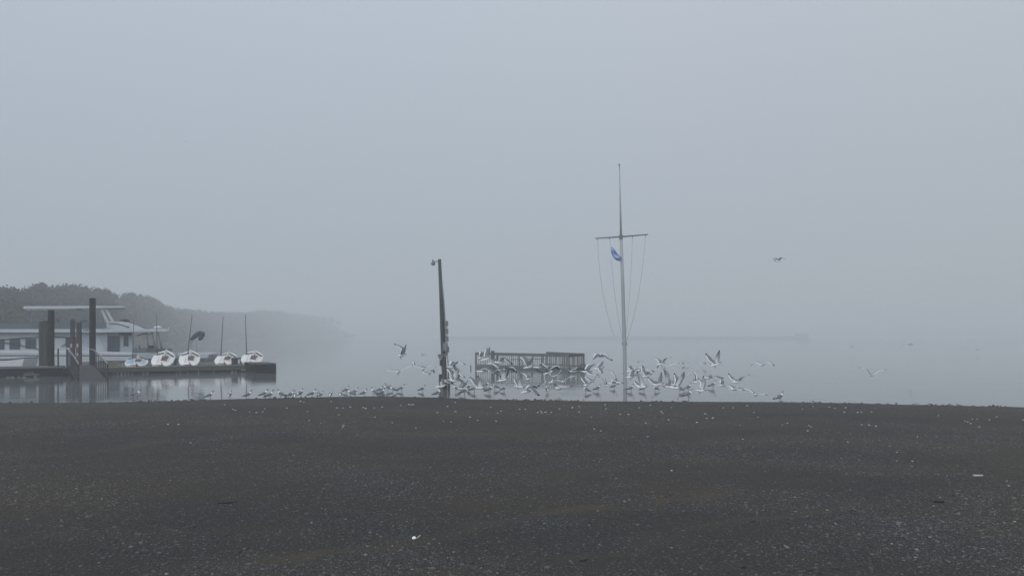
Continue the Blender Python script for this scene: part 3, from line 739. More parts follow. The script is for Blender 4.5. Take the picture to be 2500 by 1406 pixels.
# squared end float
Ye = 48.7
ef = empty('end_float', (X(646, Ye), Ye+1, 0), 'squared dark end float at the open water end of the dock', 'dock float')
MB().add([(X(617,Ye),Ye,-.3),(X(674.5,Ye),Ye,-.3),(X(674.5,Ye)-1.5,Ye+2.6,-.3),(X(617,Ye)-1.5,Ye+2.6,-.3),(X(617,Ye),Ye,.56),(X(674.5,Ye),Ye,.56),(X(674.5,Ye)-1.5,Ye+2.6,.56),(X(617,Ye)-1.5,Ye+2.6,.56)],[(0,3,2,1),(4,5,6,7),(0,1,5,4),(1,2,6,5),(2,3,7,6),(3,0,4,7)]).build('float_body', M['dock_side'], ef, bevel=0.03)
MB().add([(X(616,Ye),Ye-.03,.565),(X(675,Ye),Ye-.03,.565),(X(675,Ye)-1.5,Ye+2.65,.565),(X(616,Ye)-1.5,Ye+2.65,.565),(X(616,Ye),Ye-.03,.66),(X(675,Ye),Ye-.03,.66),(X(675,Ye)-1.5,Ye+2.65,.66),(X(616,Ye)-1.5,Ye+2.65,.66)],[(0,3,2,1),(4,5,6,7),(0,1,5,4),(1,2,6,5),(2,3,7,6),(3,0,4,7)]).build('cap_boards', M['dock_trim'], ef, bevel=0.015)

# ------------------------------------------------------------------ piles
def pile(px, w, top, Y, m_, label, cap=None, group='mooring piles beside the gangway'):
    r = w*Y/F/2
    root = empty('mooring_pile', (X(px, Y), Y, 0), label, 'pile', group)
    MB().tube([(X(px,Y), Y, -0.8), (X(px,Y), Y, Z(top,Y)-0.02), (X(px,Y), Y, Z(top,Y))], [r, r, r*0.97], 18).build('shaft', m_, root, False)
    if cap == 'cone': MB().tube([(X(px,Y), Y, Z(top,Y)), (X(px,Y)+.02, Y, Z(top-5,Y))], [r*0.95, 0.02], 12).build('cap', m_, root)
    return root, r
pile(125, 14, 757, 46.6, M['pile'], 'tall dark pile at the landing stage, under the end of the hardtop')
pile(226, 14, 728, 47.6, M['pile'], 'tallest dark pile, beside the gangway head')
pile(112, 12, 783, 49.5, M['pile2'], 'shorter grey pile pressed against the back of the tall dark pile')
pile(101.5, 12, 785, 50.4, M['pile2'], 'shorter grey pile hidden partly by its neighbour, nearest the boat windows')
for px, w, top, lab in ((177.5, 11, 783, 'red banded pile with a pointed cap behind the gangway'), (193, 12, 787, 'flat topped red banded pile with a white marker behind the gangway')):
    Yp = 50.5 if px < 180 else 49.8
    root, r = pile(px, w, top, Yp, M['pile2'], lab, 'cone' if px < 180 else None)
    MB().tube([(X(px,Yp), Yp, 0.3), (X(px,Yp), Yp, Z(826,Yp))], r+0.012, 18).build('red_band', M['pile_red'], root)
    b = MB(); b.box(X(px-1.5,Yp), X(px+2.5,Yp), Yp-r-0.05, Yp-r-0.016, Z(848,Yp), Z(839,Yp)); b.box(X(px-1.5,Yp), X(px+2.5,Yp), Yp-r-0.05, Yp-r-0.016, Z(868,Yp), Z(862,Yp)); b.build('marker_board', M['sign_white'], root)
tp = empty('post', (X(142, 45.2), 45.2, 0.5), 'thin dark steel post standing on the landing stage beside the gangway', 'post')
MB().tube([P(142, 896, 45.2), P(142, 852, 45.2)], 0.045, 8).build('shaft', M['rail_metal'], tp)
MB().tube([P(142, 853, 45.2), P(142, 851, 45.2)], 0.06, 8).build('cap', M['rail_metal'], tp)

# ------------------------------------------------------------------ gangway
gw = empty('gangway', (-24.6, 42.6, 0), 'arched gangway with dark baluster handrails dipping into the water', 'gangway')
NL, NR, FL, FR = Vector((X(192,39.6),39.6,0)), Vector((X(263,39.6),39.6,0)), Vector((X(156,46),46.3,0)), Vector((X(212,46.6),47.0,0))
def gdeck(t): return 0.62 - 0.05*t - 0.72*max(0, t-0.15)**1.25      # t = 0 at the dock, 1 in the water
N = 26
b = MB()
for i in range(N):
    t0, t1 = i/N, (i+0.9)/N
    a0, a1 = FL.lerp(NL, t0), FR.lerp(NR, t0); c0, c1 = FL.lerp(NL, t1), FR.lerp(NR, t1)
    z0, z1 = gdeck(t0), gdeck(t1)
    V = lambda p, z: Vector((p.x, p.y, z))
    b.add([V(a0,z0-.05),V(a1,z0-.05),V(c1,z1-.05),V(c0,z1-.05),V(a0,z0),V(a1,z0),V(c1,z1),V(c0,z1)], [(0,3,2,1),(4,5,6,7),(0,1,5,4),(1,2,6,5),(2,3,7,6),(3,0,4,7)])
b.build('ramp_boards', M['gang_deck'], gw)
for A, B in ((FL, NL), (FR, NR)):
    b = MB(); pts = []
    for i in range(N+1):
        p = A.lerp(B, i/N); pts.append(Vector((p.x, p.y, gdeck(i/N)-0.10)))
    for p, q in zip(pts[:-1], pts[1:]): b.obox(p, q, 0.06, 0.16)
    b.build('side_beam', M['rail_metal'], gw)
    rl = empty('handrail', (0,0,0)); rl.parent = gw; rl.location = (0,0,0)
    top = MB(); hp = []
    for i in range(21):
        t = i/20; p = A.lerp(B, t); hp.append(Vector((p.x, p.y, gdeck(t)+1.0-0.10*max(0, t-.6))))
    top.tube(hp, 0.036, 8)
    tr = top.build('handrail', M['rail_top'], gw, True)
    bpy.data.objects.remove(rl)
    for i in range(11):
        t = i/10; p = A.lerp(B, t)
        MB().tube([(p.x, p.y, gdeck(t)-0.12 if i < 10 else -0.5), (p.x, p.y, gdeck(t)+0.985-0.10*max(0, t-.6))], 0.038 if i in (0, 10) else 0.022, 6).build('baluster', M['rail_metal'], gw)
for t in (0.3, 0.75):
    for A, B in ((FL, NL), (FR, NR)):
        p = A.lerp(B, t)
        MB().tube([(p.x, p.y, -0.8), (p.x, p.y, gdeck(t)-0.12)], 0.06, 8).build('support_leg', M['rail_metal'], gw)

# ------------------------------------------------------------------ dinghies
def dinghy(cx, sternY, sy, by, halfw, yaw, roll, mast, label, blue=False, L=3.3, boom=True):
    """stern towards the water, bow up and away; sy / by are the rows of the stern and bow deck edge"""
    zs = Z(sy, sternY); zb = Z(by, sternY+L*0.94)
    pitch = math.asin(max(-0.5, min(0.6, (zb-zs)/L)))
    yaw += math.degrees(-math.atan2(X(cx, sternY), sternY))
    R = Matrix.Rotation(math.radians(yaw), 3, 'Z') @ Matrix.Rotation(pitch, 3, 'X') @ Matrix.Rotation(math.radians(roll), 3, 'Y')
    o0 = Vector((X(cx, sternY), sternY, zs))
    w = halfw*sternY/F
    T = lambda x, y, z: o0 + R @ Vector((x, y, z))
    root = empty('dinghy', o0, label, 'dinghy', 'dinghies drawn up in a row on the dock')
    st = [(0.0, .50, .26), (0.12, .68, .30), (0.45, .87, .34), (1.0, .99, .36), (1.7, 1.0, .36), (2.3, .92, .33), (2.8, .72, .29), (3.1, .45, .25), (3.25, .22, .22), (3.32, .03, .20)]
    vs, fs = [], []; k = 7
    prof = [(1.0, 0), (.97, -.35), (.80, -.75), (.0, -1.0), (-.80, -.75), (-.97, -.35), (-1.0, 0)]
    for (y, ww, dp) in st:
        for (a, z) in prof: vs.append(T(a*ww*w, y*L/3.3, z*dp))
    for i in range(len(st)-1):
        for j in range(k-1): fs.append((i*k+j, i*k+j+1, (i+1)*k+j+1, (i+1)*k+j))
    fs.append(tuple(range(k)))
    MB().add(vs, fs).build('hull', M['hull_white'], root, False)
    vs, fs = [], []
    for (y, ww, dp) in st:
        for a, cz in ((-1.03, .0), (-.97, .03), (-.5, .055), (0, .07), (.5, .055), (.97, .03), (1.03, .0)): vs.append(T(a*ww*w, y*L/3.3, cz+0.004))
    for i in range(len(st)-1):
        for j in range(6): fs.append((i*7+j, i*7+j+1, (i+1)*7+j+1, (i+1)*7+j))
    MB().add(vs, fs).build('deck', M['hull_white'], root, True)
    if blue:
        for sg in (-1, 1):
            vs = [T(sg*.12*w, .5, .085), T(sg*.78*w, .4, .062), T(sg*.88*w, 1.1, .06), T(sg*.8*w, 1.9, .062), T(sg*.15*w, 2.0, .085)]
            MB().add(vs, [(0,1,2,3,4) if sg > 0 else (4,3,2,1,0)]).build('deck_panel', M['hull_blue'], root)
    # cockpit well: dark floor inside a raised coaming
    c = MB(); c.add([T(-.14*w, .80, .088), T(.46*w, .80, .088), T(.50*w, 1.95, .088), T(-.16*w, 1.95, .088)], [(0,1,2,3)])
    cp = c.build('cockpit', M['cockpit'], root)
    c = MB(); q = [T(-.16*w, .76, .095), T(.48*w, .76, .095), T(.53*w, 2.0, .095), T(-.19*w, 2.0, .095)]
    for i in range(4): c.obox(q[i], q[(i+1) % 4], 0.04, 0.05)
    c.build('coaming', M['hull_white'], cp)
    c = MB()
    for sg in (-1, 1): c.obox(T(sg*.84*w, 2.0, .085), T(sg*.14*w, 2.6, .11), 0.12, 0.03)
    c.build('splash_rail', M['dark_trim'], root)
    (mx0, my0), (mx1, my1) = mast
    Ym = sternY+L*0.62
    foot = T(0, 2.15, .06); q0, q1 = P(mx0, my0, Ym), P(mx1, my1, Ym)
    foot = Vector((q0.x, Ym, foot.z))
    MB().tube([foot, q1], [0.042, 0.028], 8).build('mast', M['mast_metal'], root, True)
    if boom: MB().tube([T(-.08*w, 3.1, .17), T(-.05*w, 2.3, .17), T(.04*w, 1.5, .16)], [.05, .065, .04], 8).build('furled_sail', M['boat_white'], root, True)
    MB().obox(T(.06*w, .35, .13), T(.22*w, -.06, .10), 0.05, 0.03).build('tiller', M['varnish'], root)
    MB().obox(T(.22*w, -.03, .10), T(.22*w, -.06, -.34), 0.16, 0.03, Vector((1,0,0))).build('rudder', M['varnish'], root)
    MB().tube([T(-.35*w, .3, .06), T(-.35*w, 1.7, .30)], .012, 5).build('sheet_line', M['rope'], root)
    return root
GR = 'dinghies drawn up in a row on the dock'
dinghy(328, 48.2, 893, 873, 25, -6, 2, ((324,858),(326.5,775)), 'low dinghy with pale blue deck panels, nearest the gangway', True, 3.0)
dinghy(390, 49.4, 893, 857, 24.5, -9, 7, ((384,858),(382,767)), 'white dinghy with bare upright mast beside the pale blue one')
dinghy(459, 50.2, 892, 857, 23.5, -4, 4, ((458,860),(469,768)), 'white dinghy in the middle of the row, mast raked over towards the folded bimini')
dinghy(543, 51.4, 889, 862, 24, -10, 6, ((539,864),(545,773)), 'white dinghy with a cluttered cockpit, fourth from the gangway')
dinghy(608, 52.3, 888, 858, 24, -9, 8, ((602,858),(599,768)), 'white dinghy closest to the squared end float')
rk = empty('boat_rack', D(13, 3), 'low dark timber rack holding up the bows of the dinghies', 'rack')
uA, uB = dock_u(318), dock_u(606)
b = MB(); b.obox(D(uA, 3.1, .84), D(uB, 3.1, .84), .12, .12); b.build('beam', M['wood_dark'], rk)
for i in range(6):
    u = uA+(uB-uA)*i/5
    MB().obox(D(u, 3.1, .44), D(u, 3.1, .79), .1, .1).build('leg', M['wood_dark'], rk)
# things on the dock between the dinghies
bn = empty('waste_bin', P(573, 889, 52), 'dark round bin standing between the last two dinghies', 'bin')
MB().tube([P(573,890,52), P(573,876,52)], [.19, .23], 14).build('drum', M['dark_trim'], bn)
MB().tube([P(573,876,52), P(573,874.5,52), P(573,872.5,52)], [.25, .25, .12], 14).build('lid', M['dark_trim'], bn)
fd = empty('fender', P(513, 893, 50.8), 'small dull red fender lying on the dock edge in front of the dinghies', 'fender')
b = MB().tube([P(507,893,50.8), P(508.5,893,50.8), P(517,893.5,50.8), P(518.5,893.5,50.8)], [.03, .09, .09, .03], 12); b.build('bladder', M['red_dull'], fd, True)
MB().tube([P(518.5,893.5,50.8), P(522,895,50.8)], .012, 6).build('eye_rope', M['rope'], fd)
wd = MB()
for _ in range(160):
    px = rnd.gauss(277, 9); p0 = P(px, 893, 48.5+rnd.uniform(-.4,.5)); p0.z = 0.44
    h = rnd.uniform(.12, .42); a = rnd.uniform(0, 6.28)
    p1 = p0+Vector((math.cos(a)*h*.5, math.sin(a)*h*.5, h)); w_ = Vector((.022, 0, 0))
    wd.add([p0-w_, p0+w_, p1], [(0,1,2)])
tag(wd.build('weeds', M['weed'], None, loc=P(277, 890, 48.5)), 'tuft of dry yellowish weeds growing on the dock beside the gangway', 'weeds')
# motor boat with folded bimini
Ym = 60.0
mb_ = empty('motor_boat', (X(470,Ym), Ym, 0), 'low motor boat behind the dinghies, dark blue bimini folded back on thin struts', 'motor boat')
MB().slab([(432,862),(436,872),(450,880),(505,880),(512,864),(500,861)], Ym+0.3, 1.8).build('hull', M['boat_shade'], mb_, bevel=.05)
cb = [P(466,829,Ym), P(474,822,Ym), P(482,816,Ym), P(489,813,Ym), P(495,815,Ym), P(496,820,Ym), P(491,825,Ym), P(486,829,Ym)]
bm = MB().tube(cb[:6], [.09,.17,.21,.2,.2,.14], 12); bm.tube([P(494,818,Ym), P(491,824,Ym), P(486,829.5,Ym)], [.18,.18,.12], 12)
bm.build('bimini_cover', M['canvas_blue'], mb_, True)
for (a0,b0,a1,b1,dd) in ((470,826,437,857,0),(474,828,450,862,0),(478,824,444,858,1.6),(481,831,480,862,.2),(466,832,466,862,1.4)):
    MB().tube([P(a0,b0,Ym+dd*.3), P(a1,b1,Ym+dd)], .015, 6).build('strut', M['conduit'], mb_)

# ------------------------------------------------------------------ light pole with meter boxes
YL = 33.9
lp = empty('lamp_pole', P(1085, 950, YL), 'leaning dark timber lamp pole carrying meter boxes, standing in the flooded water', 'lamp pole')
def LP(px, py, d=0.0): return P(px, py, YL+d)
MB().tube([LP(1086.5,965), LP(1085,925), LP(1080,800), LP(1077,720), LP(1073,633)], [.125,.12,.105,.09,.075], 14).build('pole', M['pole_wood'], lp, True)
MB().tube([LP(1095,958,-.03), LP(1094,900,-.03), LP(1091,860,-.03), LP(1083,735,-.03), LP(1079,690,-.03)], .035, 8).build('conduit', M['conduit'], lp, True)
MB().tube([LP(1092.5,950,-.12), LP(1092,905,-.12), LP(1090.5,868,-.12)], .028, 8).build('conduit', M['pvc'], lp, True)
for i, (cx, y0, y1) in enumerate(((1089.5,783.5,796),(1090,802,815),(1090.5,820.5,833.5))):
    c0, c1 = LP(cx-4, y1, -.1), LP(cx+4.2, y0, -.1)
    mbx = MB().box(c0.x, c1.x, c0.y-.06, c0.y+.1, c0.z, c1.z).build('meter_box', M['box_grey'], lp, bevel=.01)
    MB().box(c0.x+.02, c1.x-.01, c0.y-.075, c0.y-.063, c0.z-.07, c0.z-.01).build('label_plate', M['sign_white'], mbx)
MB().tube([LP(1089.5,783,-.05), LP(1091,838,-.05)], .018, 6).build('riser', M['conduit'], lp)
c0, c1 = LP(1081.5, 857, -.16), LP(1093, 837, -.16)
pb = MB().box(c0.x, c1.x, c0.y-.05, c0.y+.1, c0.z, c1.z).build('panel_box', M['box_grey'], lp, bevel=.012)
MB().box(c0.x+.02, c1.x-.02, c0.y-.062, c0.y-.053, c0.z+.03, c1.z-.03).build('panel_door', M['conduit'], pb)
c0, c1 = LP(1091, 860, -.13), LP(1096.5, 846, -.13)
MB().box(c0.x, c1.x, c0.y-.03, c0.y+.08, c0.z, c1.z).build('panel_box', M['box_grey'], lp, bevel=.01)
MB().slab([(1069,864.5),(1069,870),(1073,877),(1081,877),(1081,863.5)], YL-.2, .2).build('bracket_box', M['box_grey'], lp, bevel=.01)
MB().slab([(1073,878),(1073,893),(1078,893),(1078.5,878)], YL-.18, .14).build('hose_reel', M['red_dull'], lp, bevel=.02)
MB().slab([(1083,864),(1083,872),(1089,872),(1089,864)], YL-.19, .06).build('pole_plate', M['wood'], lp)
MB().tube([LP(1071.5,641), LP(1068,638.5), LP(1064,638), LP(1061,640.5)], .02, 8).build('lamp_arm', M['conduit'], lp, True)
b = MB().tube([LP(1057,634), LP(1057,640), LP(1057,642), LP(1057.5,645)], [.03,.055,.09,.12], 12); b.obox(LP(1055,640), LP(1062,640), .05, .05)
lh = b.build('lamp_head', M['box_grey'], lp)
MB().tube([LP(1057.5,643.8), LP(1057.5,645.5), LP(1057.5,648)], [.02,.1,.04], 12).build('lamp_glass', M['conduit'], lh, True)
YL2 = YW(944)
st_ = empty('mooring_post', (X(1075,YL2), YL2, 0), 'short dark stub post in the water beside the lamp pole', 'post')
MB().tube([(X(1075,YL2), YL2, -.5), P(1075,915,YL2)], .075, 10).build('shaft', M['pole_wood'], st_)
MB().tube([P(1075,915,YL2), P(1075,913.5,YL2)], [.085,.06], 10).build('cap', M['pole_wood'], st_)
c0 = P(1089, 948, YL+.25)
jb_ = empty('pump_box', (c0.x, YL+.4, 0), 'squat grey brown utility box in the water at the foot of the lamp pole', 'utility box')
MB().box(c0.x-.16, c0.x+.17, YL+.25, YL+.55, -.3, .34).build('casing', M['wood_dark'], jb_, bevel=.02)
MB().box(c0.x-.18, c0.x+.19, YL+.23, YL+.57, .345, .38).build('lid', M['wood'], jb_, bevel=.01)

# ------------------------------------------------------------------ flagpole with yardarm
YF = YW(948)
fp = empty('flagpole', P(1527, 948, YF), 'tall white flagpole with a crossing yardarm standing in the water', 'flagpole')
def FP(px, py, d=0.0): return P(px, py, YF+d)
MB().tube([FP(1527.4,968), FP(1526.5,945), FP(1524.5,840), FP(1520.5,700), FP(1516,575)], [.088,.088,.084,.078,.068], 14).build('mast', M['white_paint'], fp, True)
MB().tube([FP(1516.1,582), FP(1514.5,500), FP(1512.4,408)], [.050,.040,.024], 12).build('topmast', M['white_paint'], fp, True)
MB().ell(FP(1512,402.5), .055, .055, .055, 12, 8).tube([FP(1512.4,409), FP(1512.2,405)], .03, 8).build('finial', M['white_paint'], fp, True)
ya = MB().tube([FP(1453,582.2), FP(1516,578), FP(1582,572.6)], [.026,.042,.026], 8).build('yardarm', M['yard'], fp, True)
MB().tube([FP(1516.2,584), FP(1516,573)], .085, 12).build('collar', M['yard'], fp)
def rope(pts, n=12):
    out = []
    for i in range(n+1):
        t = i/n; a, b, c = pts; q = (1-t)**2; r = 2*t*(1-t); s = t*t
        out.append(FP(q*a[0]+r*b[0]+s*c[0], q*a[1]+r*b[1]+s*c[1], -.03))
    return out
for pts in (((1459,583),(1463,720),(1500,822)), ((1544,577),(1540,720),(1526,830)), ((1576,574),(1566,730),(1527,840))):
    MB().tube(rope(pts), .0075, 5).build('halyard', M['rope'], fp)
MB().tube([FP(1488,581,-.05), FP(1490,592,-.05), FP(1492,604,-.05)], .008, 5).build('halyard', M['rope'], fp)
MB().tube(rope(((1493,632),(1500,745),(1522,835))), .0075, 5).build('halyard', M['rope'], fp)
for dx in (-3.7, 4.2):
    MB().tube([FP(1524.3+dx,836), FP(1524.6+dx,843)], .032, 8).build('cleat', M['dark_trim'], fp)
for a in (1459, 1488, 1544, 1576):
    yy = np.interp(a, [1453,1582], [584.5,575])
    MB().ell(FP(a, yy+1.2, -.02), .025, .025, .035, 8, 6).build('pulley', M['conduit'], ya)
# blue pennant hanging from the second halyard
gflag = MB(); nU, nV = 14, 6
topE = [(1491.5,603.5),(1497,604.5),(1502,612),(1508,620),(1514,625),(1517,627)]
botE = [(1491.5,606),(1492,617),(1495,626),(1501,633),(1509,637),(1517,638)]
vs, mi = [], []
for i in range(nU+1):
    t = i/nU*5; k0 = min(4, int(t)); f_ = t-k0
    a = Vector(topE[k0]).lerp(Vector(topE[k0+1]), f_); b = Vector(botE[k0]).lerp(Vector(botE[k0+1]), f_)
    for j in range(nV+1):
        q = a.lerp(b, j/nV)
        vs.append(FP(q.x, q.y, -.12 + .05*math.sin(i*.8+j*.9)))
fs = []
for i in range(nU):
    for j in range(nV):
        fs.append((i*7+j, (i+1)*7+j, (i+1)*7+j+1, i*7+j+1))
        mi.append(1 if (2 <= j <= 3 and 1 <= i <= 12) or (i in (1, 2, 3) and 1 <= j <= 4) else 0)
gflag.add(vs, fs, mi)
fo = gflag.build('flag', [M['flag_blue'], M['flag_pale']], None, True, loc=FP(1500, 620, -.12))
sm = fo.modifiers.new('thick', 'SOLIDIFY'); sm.thickness = .004
tag(fo, 'limp blue flag with a paler centre hanging from the yardarm', 'flag')

# ------------------------------------------------------------------ railed platform in the water
pf = empty('railed_platform', (X(1290,55), 55, 0), 'grey wooden platform ringed by baluster railings, awash behind the gulls', 'platform')
A, B, C_, E_ = Vector((X(1162,57.8),57.8,0)), Vector((X(1386,51.5),51.5,0)), Vector((X(1425,54.0),54.0,0)), Vector((X(1335,59.5),59.5,0))
G_ = Vector((X(1190,62),62,0))
dk = [A, B, C_, E_, G_]
n = len(dk)
b = MB(); b.add([p+Vector((0,0,-.12)) for p in dk]+[p+Vector((0,0,.06)) for p in dk], [tuple(range(n))[::-1], tuple(range(n,2*n))]+[(i,(i+1)%n,(i+1)%n+n,i+n) for i in range(n)])
b.build('deck', M['wood_dark'], pf)
def run(P0, P1, name, ht=1.20, th=.16, posts=4, skip=()):
    d = (P1-P0); L_ = d.length; u = d/L_; up = Vector((0,0,1))
    b = MB(); b.obox(P0+up*(ht-.03), P1+up*(ht-.03), .14, .05); b.build('top_rail', M['wood'], pf)
    b = MB(); b.obox(P0+up*(ht-.14), P1+up*(ht-.14), .04, .16); b.obox(P0+up*.21, P1+up*.21, .04, .10); b.build('rail_board', M['wood'], pf)
    b = MB(); nb = int(L_/th)
    for i in range(nb):
        q = P0+u*((i+.5)*L_/nb)+Vector((0, -.045, 0)); b.obox(q+up*.10, q+up*(ht-.06), .04, .03, u)
    bo = b.build('balusters', M['wood'], pf)
    for i in range(posts):
        q = P0+u*(L_*i/(posts-1))
        MB().obox(q+up*-.5, q+up*(ht-.07), .11, .11, u).build('post', M['wood'], pf)
run(A, B, 'front', 1.20, .195, 5)
run(B, C_, 'side', 1.20, .21, 2)
run(C_, E_, 'back', 1.20, .26, 3)
b = MB(); b.obox(A+Vector((0,-.07,.02)), B+Vector((0,-.07,.02)), .06, .24); b.obox(B+Vector((0,-.07,.02)), C_+Vector((0,-.07,.02)), .06, .24); b.build('fascia', M['wood_dark'], pf)
q = A.lerp(B, .20)
bp_ = MB(); bp_.tube([q+Vector((0,-.2,-.6)), q+Vector((0,-.2,1.25))], .12, 12); bp_.build('corner_pile', M['wood_dark'], pf)
MB().tube([q+Vector((0,-.2,1.25)), q+Vector((0,-.2,1.30)), q+Vector((0,-.2,1.36))], [.17,.17,.05], 12).build('pile_cap', M['wood_dark'], pf)
# bench rails seen on the deck
b = MB(); b.obox(P(1246,866,57), P(1327,865,57), .04, .06); b.obox(P(1246,877.5,57), P(1334,876,57), .04, .06)
for a0 in (1250, 1275, 1300, 1322): b.obox(P(a0,898,57), P(a0,866,57), .05, .05, Vector((1,0,0)))
bo = b.build('bench_rail', M['wood'], None, loc=P(1290, 895, 57))
tag(bo, 'thin double rail standing on the platform deck inside the railing', 'rail')
c0 = P(1423, 893, 54)
ub = empty('utility_box', (c0.x, 54.2, 0), 'small grey box fixed low at the outer corner of the platform', 'box')
MB().box(c0.x-.22, c0.x+.22, 54.1, 54.4, -.1, .36).build('casing', M['wood'], ub, bevel=.02)
MB().box(c0.x-.24, c0.x+.24, 54.08, 54.42, .365, .40).build('lid', M['wood_dark'], ub)
sk = empty('stake', (X(1149.5,55.5), 55.5, 0), 'short dark stake standing alone in the water beside the platform', 'stake')
MB().tube([(X(1149.5,55.5), 55.5, -.4), P(1149.5,892.5,55.5)], .04, 8).build('shaft', M['pole_wood'], sk)
MB().tube([P(1149.5,893,55.5), P(1149.5,891.5,55.5)], [.048,.03], 8).build('tip', M['pole_wood'], sk)

# ------------------------------------------------------------------ gulls
GM = [M['gull_white'], M['gull_grey'], M['gull_black'], M['gull_pale'], M['gull_bill'], M['gull_head']]
BODY_FLY = [(-.245,.014,.082,.004,0),(-.17,.006,.046,.015,0),(-.11,.0,.045,.036,0),(-.04,-.006,.060,.056,0),(.03,-.008,.064,.060,0),(.09,.0,.054,.052,0),(.135,.010,.038,.040,0),(.168,.018,.034,.036,5),(.198,.021,.030,.031,5),(.220,.017,.017,.018,5),(.232,.014,.009,.010,4),(.268,.008,.004,.004,4)]
BODY_STAND = [(-.20,-.018,.030,.006,0),(-.15,-.008,.034,.020,0),(-.09,.0,.050,.042,0),(-.02,.0,.062,.060,0),(.045,.010,.060,.060,0),(.090,.038,.046,.048,0),(.112,.074,.034,.036,0),(.125,.108,.032,.034,5),(.150,.124,.031,.030,5),(.172,.122,.018,.018,5),(.184,.118,.009,.010,4),(.218,.106,.004,.004,4)]
def loft(b, secs, R, s, back):
    n = 10; vs = []
    for i, (x, z, ry, rz, m_) in enumerate(secs):
        a = secs[max(0, i-1)]; c = secs[min(len(secs)-1, i+1)]
        d = Vector((c[0]-a[0], 0, c[1]-a[1])).normalized(); u = Vector((-d.z, 0, d.x))
        for k in range(n):
            t = 2*math.pi*k/n
            vs.append(R @ (Vector((x, 0, z)) + Vector((0, 1, 0))*ry*math.cos(t) + u*rz*math.sin(t))*s)
    fs, mi = [], []
    for i in range(len(secs)-1):
        for k in range(n):
            a, c = i*n+k, i*n+(k+1) % n
            fs.append((a, c, c+n, a+n))
            m_ = secs[i+1][4] if secs[i+1][4] >= 4 else secs[i][4]
            if back and 1 <= k <= 3 and -.13 < secs[i][0] < .08: m_ = 1
            mi.append(m_)
    fs += [tuple(range(n))[::-1], tuple(range((len(secs)-1)*n, len(secs)*n))]; mi += [0, 4]
    b.add(vs, fs, mi)

def wing(b, S, W, T, fwd, side, s):
    """feathered wing along shoulder-wrist-tip; side +1 = the bird's left"""
    ub, ob = (W-S).normalized(), (T-W).normalized()
    pts = [(S.lerp(W, 0), ub, .150), (S.lerp(W, .5), ub, .150), (S.lerp(W, .95), (ub+ob).normalized(), .148), (W.lerp(T, .25), ob, .132), (W.lerp(T, .5), ob, .108), (W.lerp(T, .75), ob, .078), (W.lerp(T, .92), ob, .046), (T, ob, .010)]
    vs = []; last = None
    for i, (p, bd, ch) in enumerate(pts):
        c = fwd - bd*fwd.dot(bd)
        if c.length < .12: c = last.copy() if last else Vector((0, 0, 1)) - bd*bd.z
        c.normalize()
        if last is not None and c.dot(last) < 0: c = -c
        if last is not None: c = (c*.55 + last*.45).normalized()
        last = c.copy()
        nrm = c.cross(bd) if side > 0 else bd.cross(c)
        ch *= s; bow = nrm*(.012*s*math.sin(i/7*3.14))
        lead = .30 if i < 5 else .12
        vs += [p+c*ch*lead+bow, p+c*ch*.05+nrm*(.013 if i < 3 else .006)*s+bow, p-c*ch*.50+nrm*.004*s+bow, p-c*ch*.72+bow-nrm*.006*s, p-c*ch*.1-nrm*.006*s+bow]
    fs, mi = [], []
    for i in range(len(pts)-1):
        for k in range(5):
            a, c = i*5+k, i*5+(k+1) % 5
            fs.append((a, c, c+5, a+5) if side < 0 else (a+5, c+5, c, a))
            black = i >= 5
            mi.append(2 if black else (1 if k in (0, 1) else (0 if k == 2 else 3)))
    fs += [(0,1,2,3,4), tuple(range(35, 40))]; mi += [1, 2]
    b.add(vs, fs, mi)

def fly(px, py, Y, hd, pt, L, R, label, legs=True, s=1.0, group='gulls flying up from the shallows'):
    h, p = math.radians(hd), math.radians(pt)
    rot = Matrix.Rotation(h, 3, 'Z') @ Matrix.Rotation(-p, 3, 'Y')
    o = P(px, py, Y); b = MB()
    loft(b, BODY_FLY, rot, s, True)
    fwd = rot @ Vector((1, 0, 0)); lft = rot @ Vector((0, 1, 0)); up = rot @ Vector((0, 0, 1))
    for side, w in ((1, L), (-1, R)):
        S = fwd*.055*s + lft*side*.045*s + up*.03*s
        dsg = math.copysign(1, math.cos(h)*side) if abs(math.cos(h)) > .1 else 1
        cur, pts = S, []
        sp = ((o+S).x*F/(o+S).y+CX, HOR-((o+S).z-CAMZ)*F/(o+S).y)
        lens = (.25*s, .37*s)
        if w is None: w = (sp[0]-6*math.cos(h), sp[1]-9, sp[0]-11*math.cos(h), sp[1]-16)
        tgt = [(w[0], w[1]), (w[2], w[3])]
        prev = sp
        for (tx, ty), ln in zip(tgt, lens):
            dx, dz = (tx-prev[0])*Y/F, -(ty-prev[1])*Y/F
            l2 = math.hypot(dx, dz)
            dp = math.sqrt(max(0, ln*ln-l2*l2))*.9
            cur = cur + Vector((dx, dp*dsg, dz)); pts.append(cur); prev = (tx, ty)
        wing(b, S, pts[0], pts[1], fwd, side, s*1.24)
    if legs:
        for sg in (-1, 1):
            a = fwd*-.05*s+lft*sg*.025*s-up*.045*s
            q = a+Vector((0,0,-.075*s))-fwd*.015*s
            b.tube([o*0+a, q, q+fwd*.03*s-Vector((0,0,.012*s))], [.007*s,.005*s,.012*s], 5, 4)
    b.v = [v+o for v in b.v]
    g = b.build('gull', GM, None, True, loc=o)
    return tag(g, label, 'gull', group)

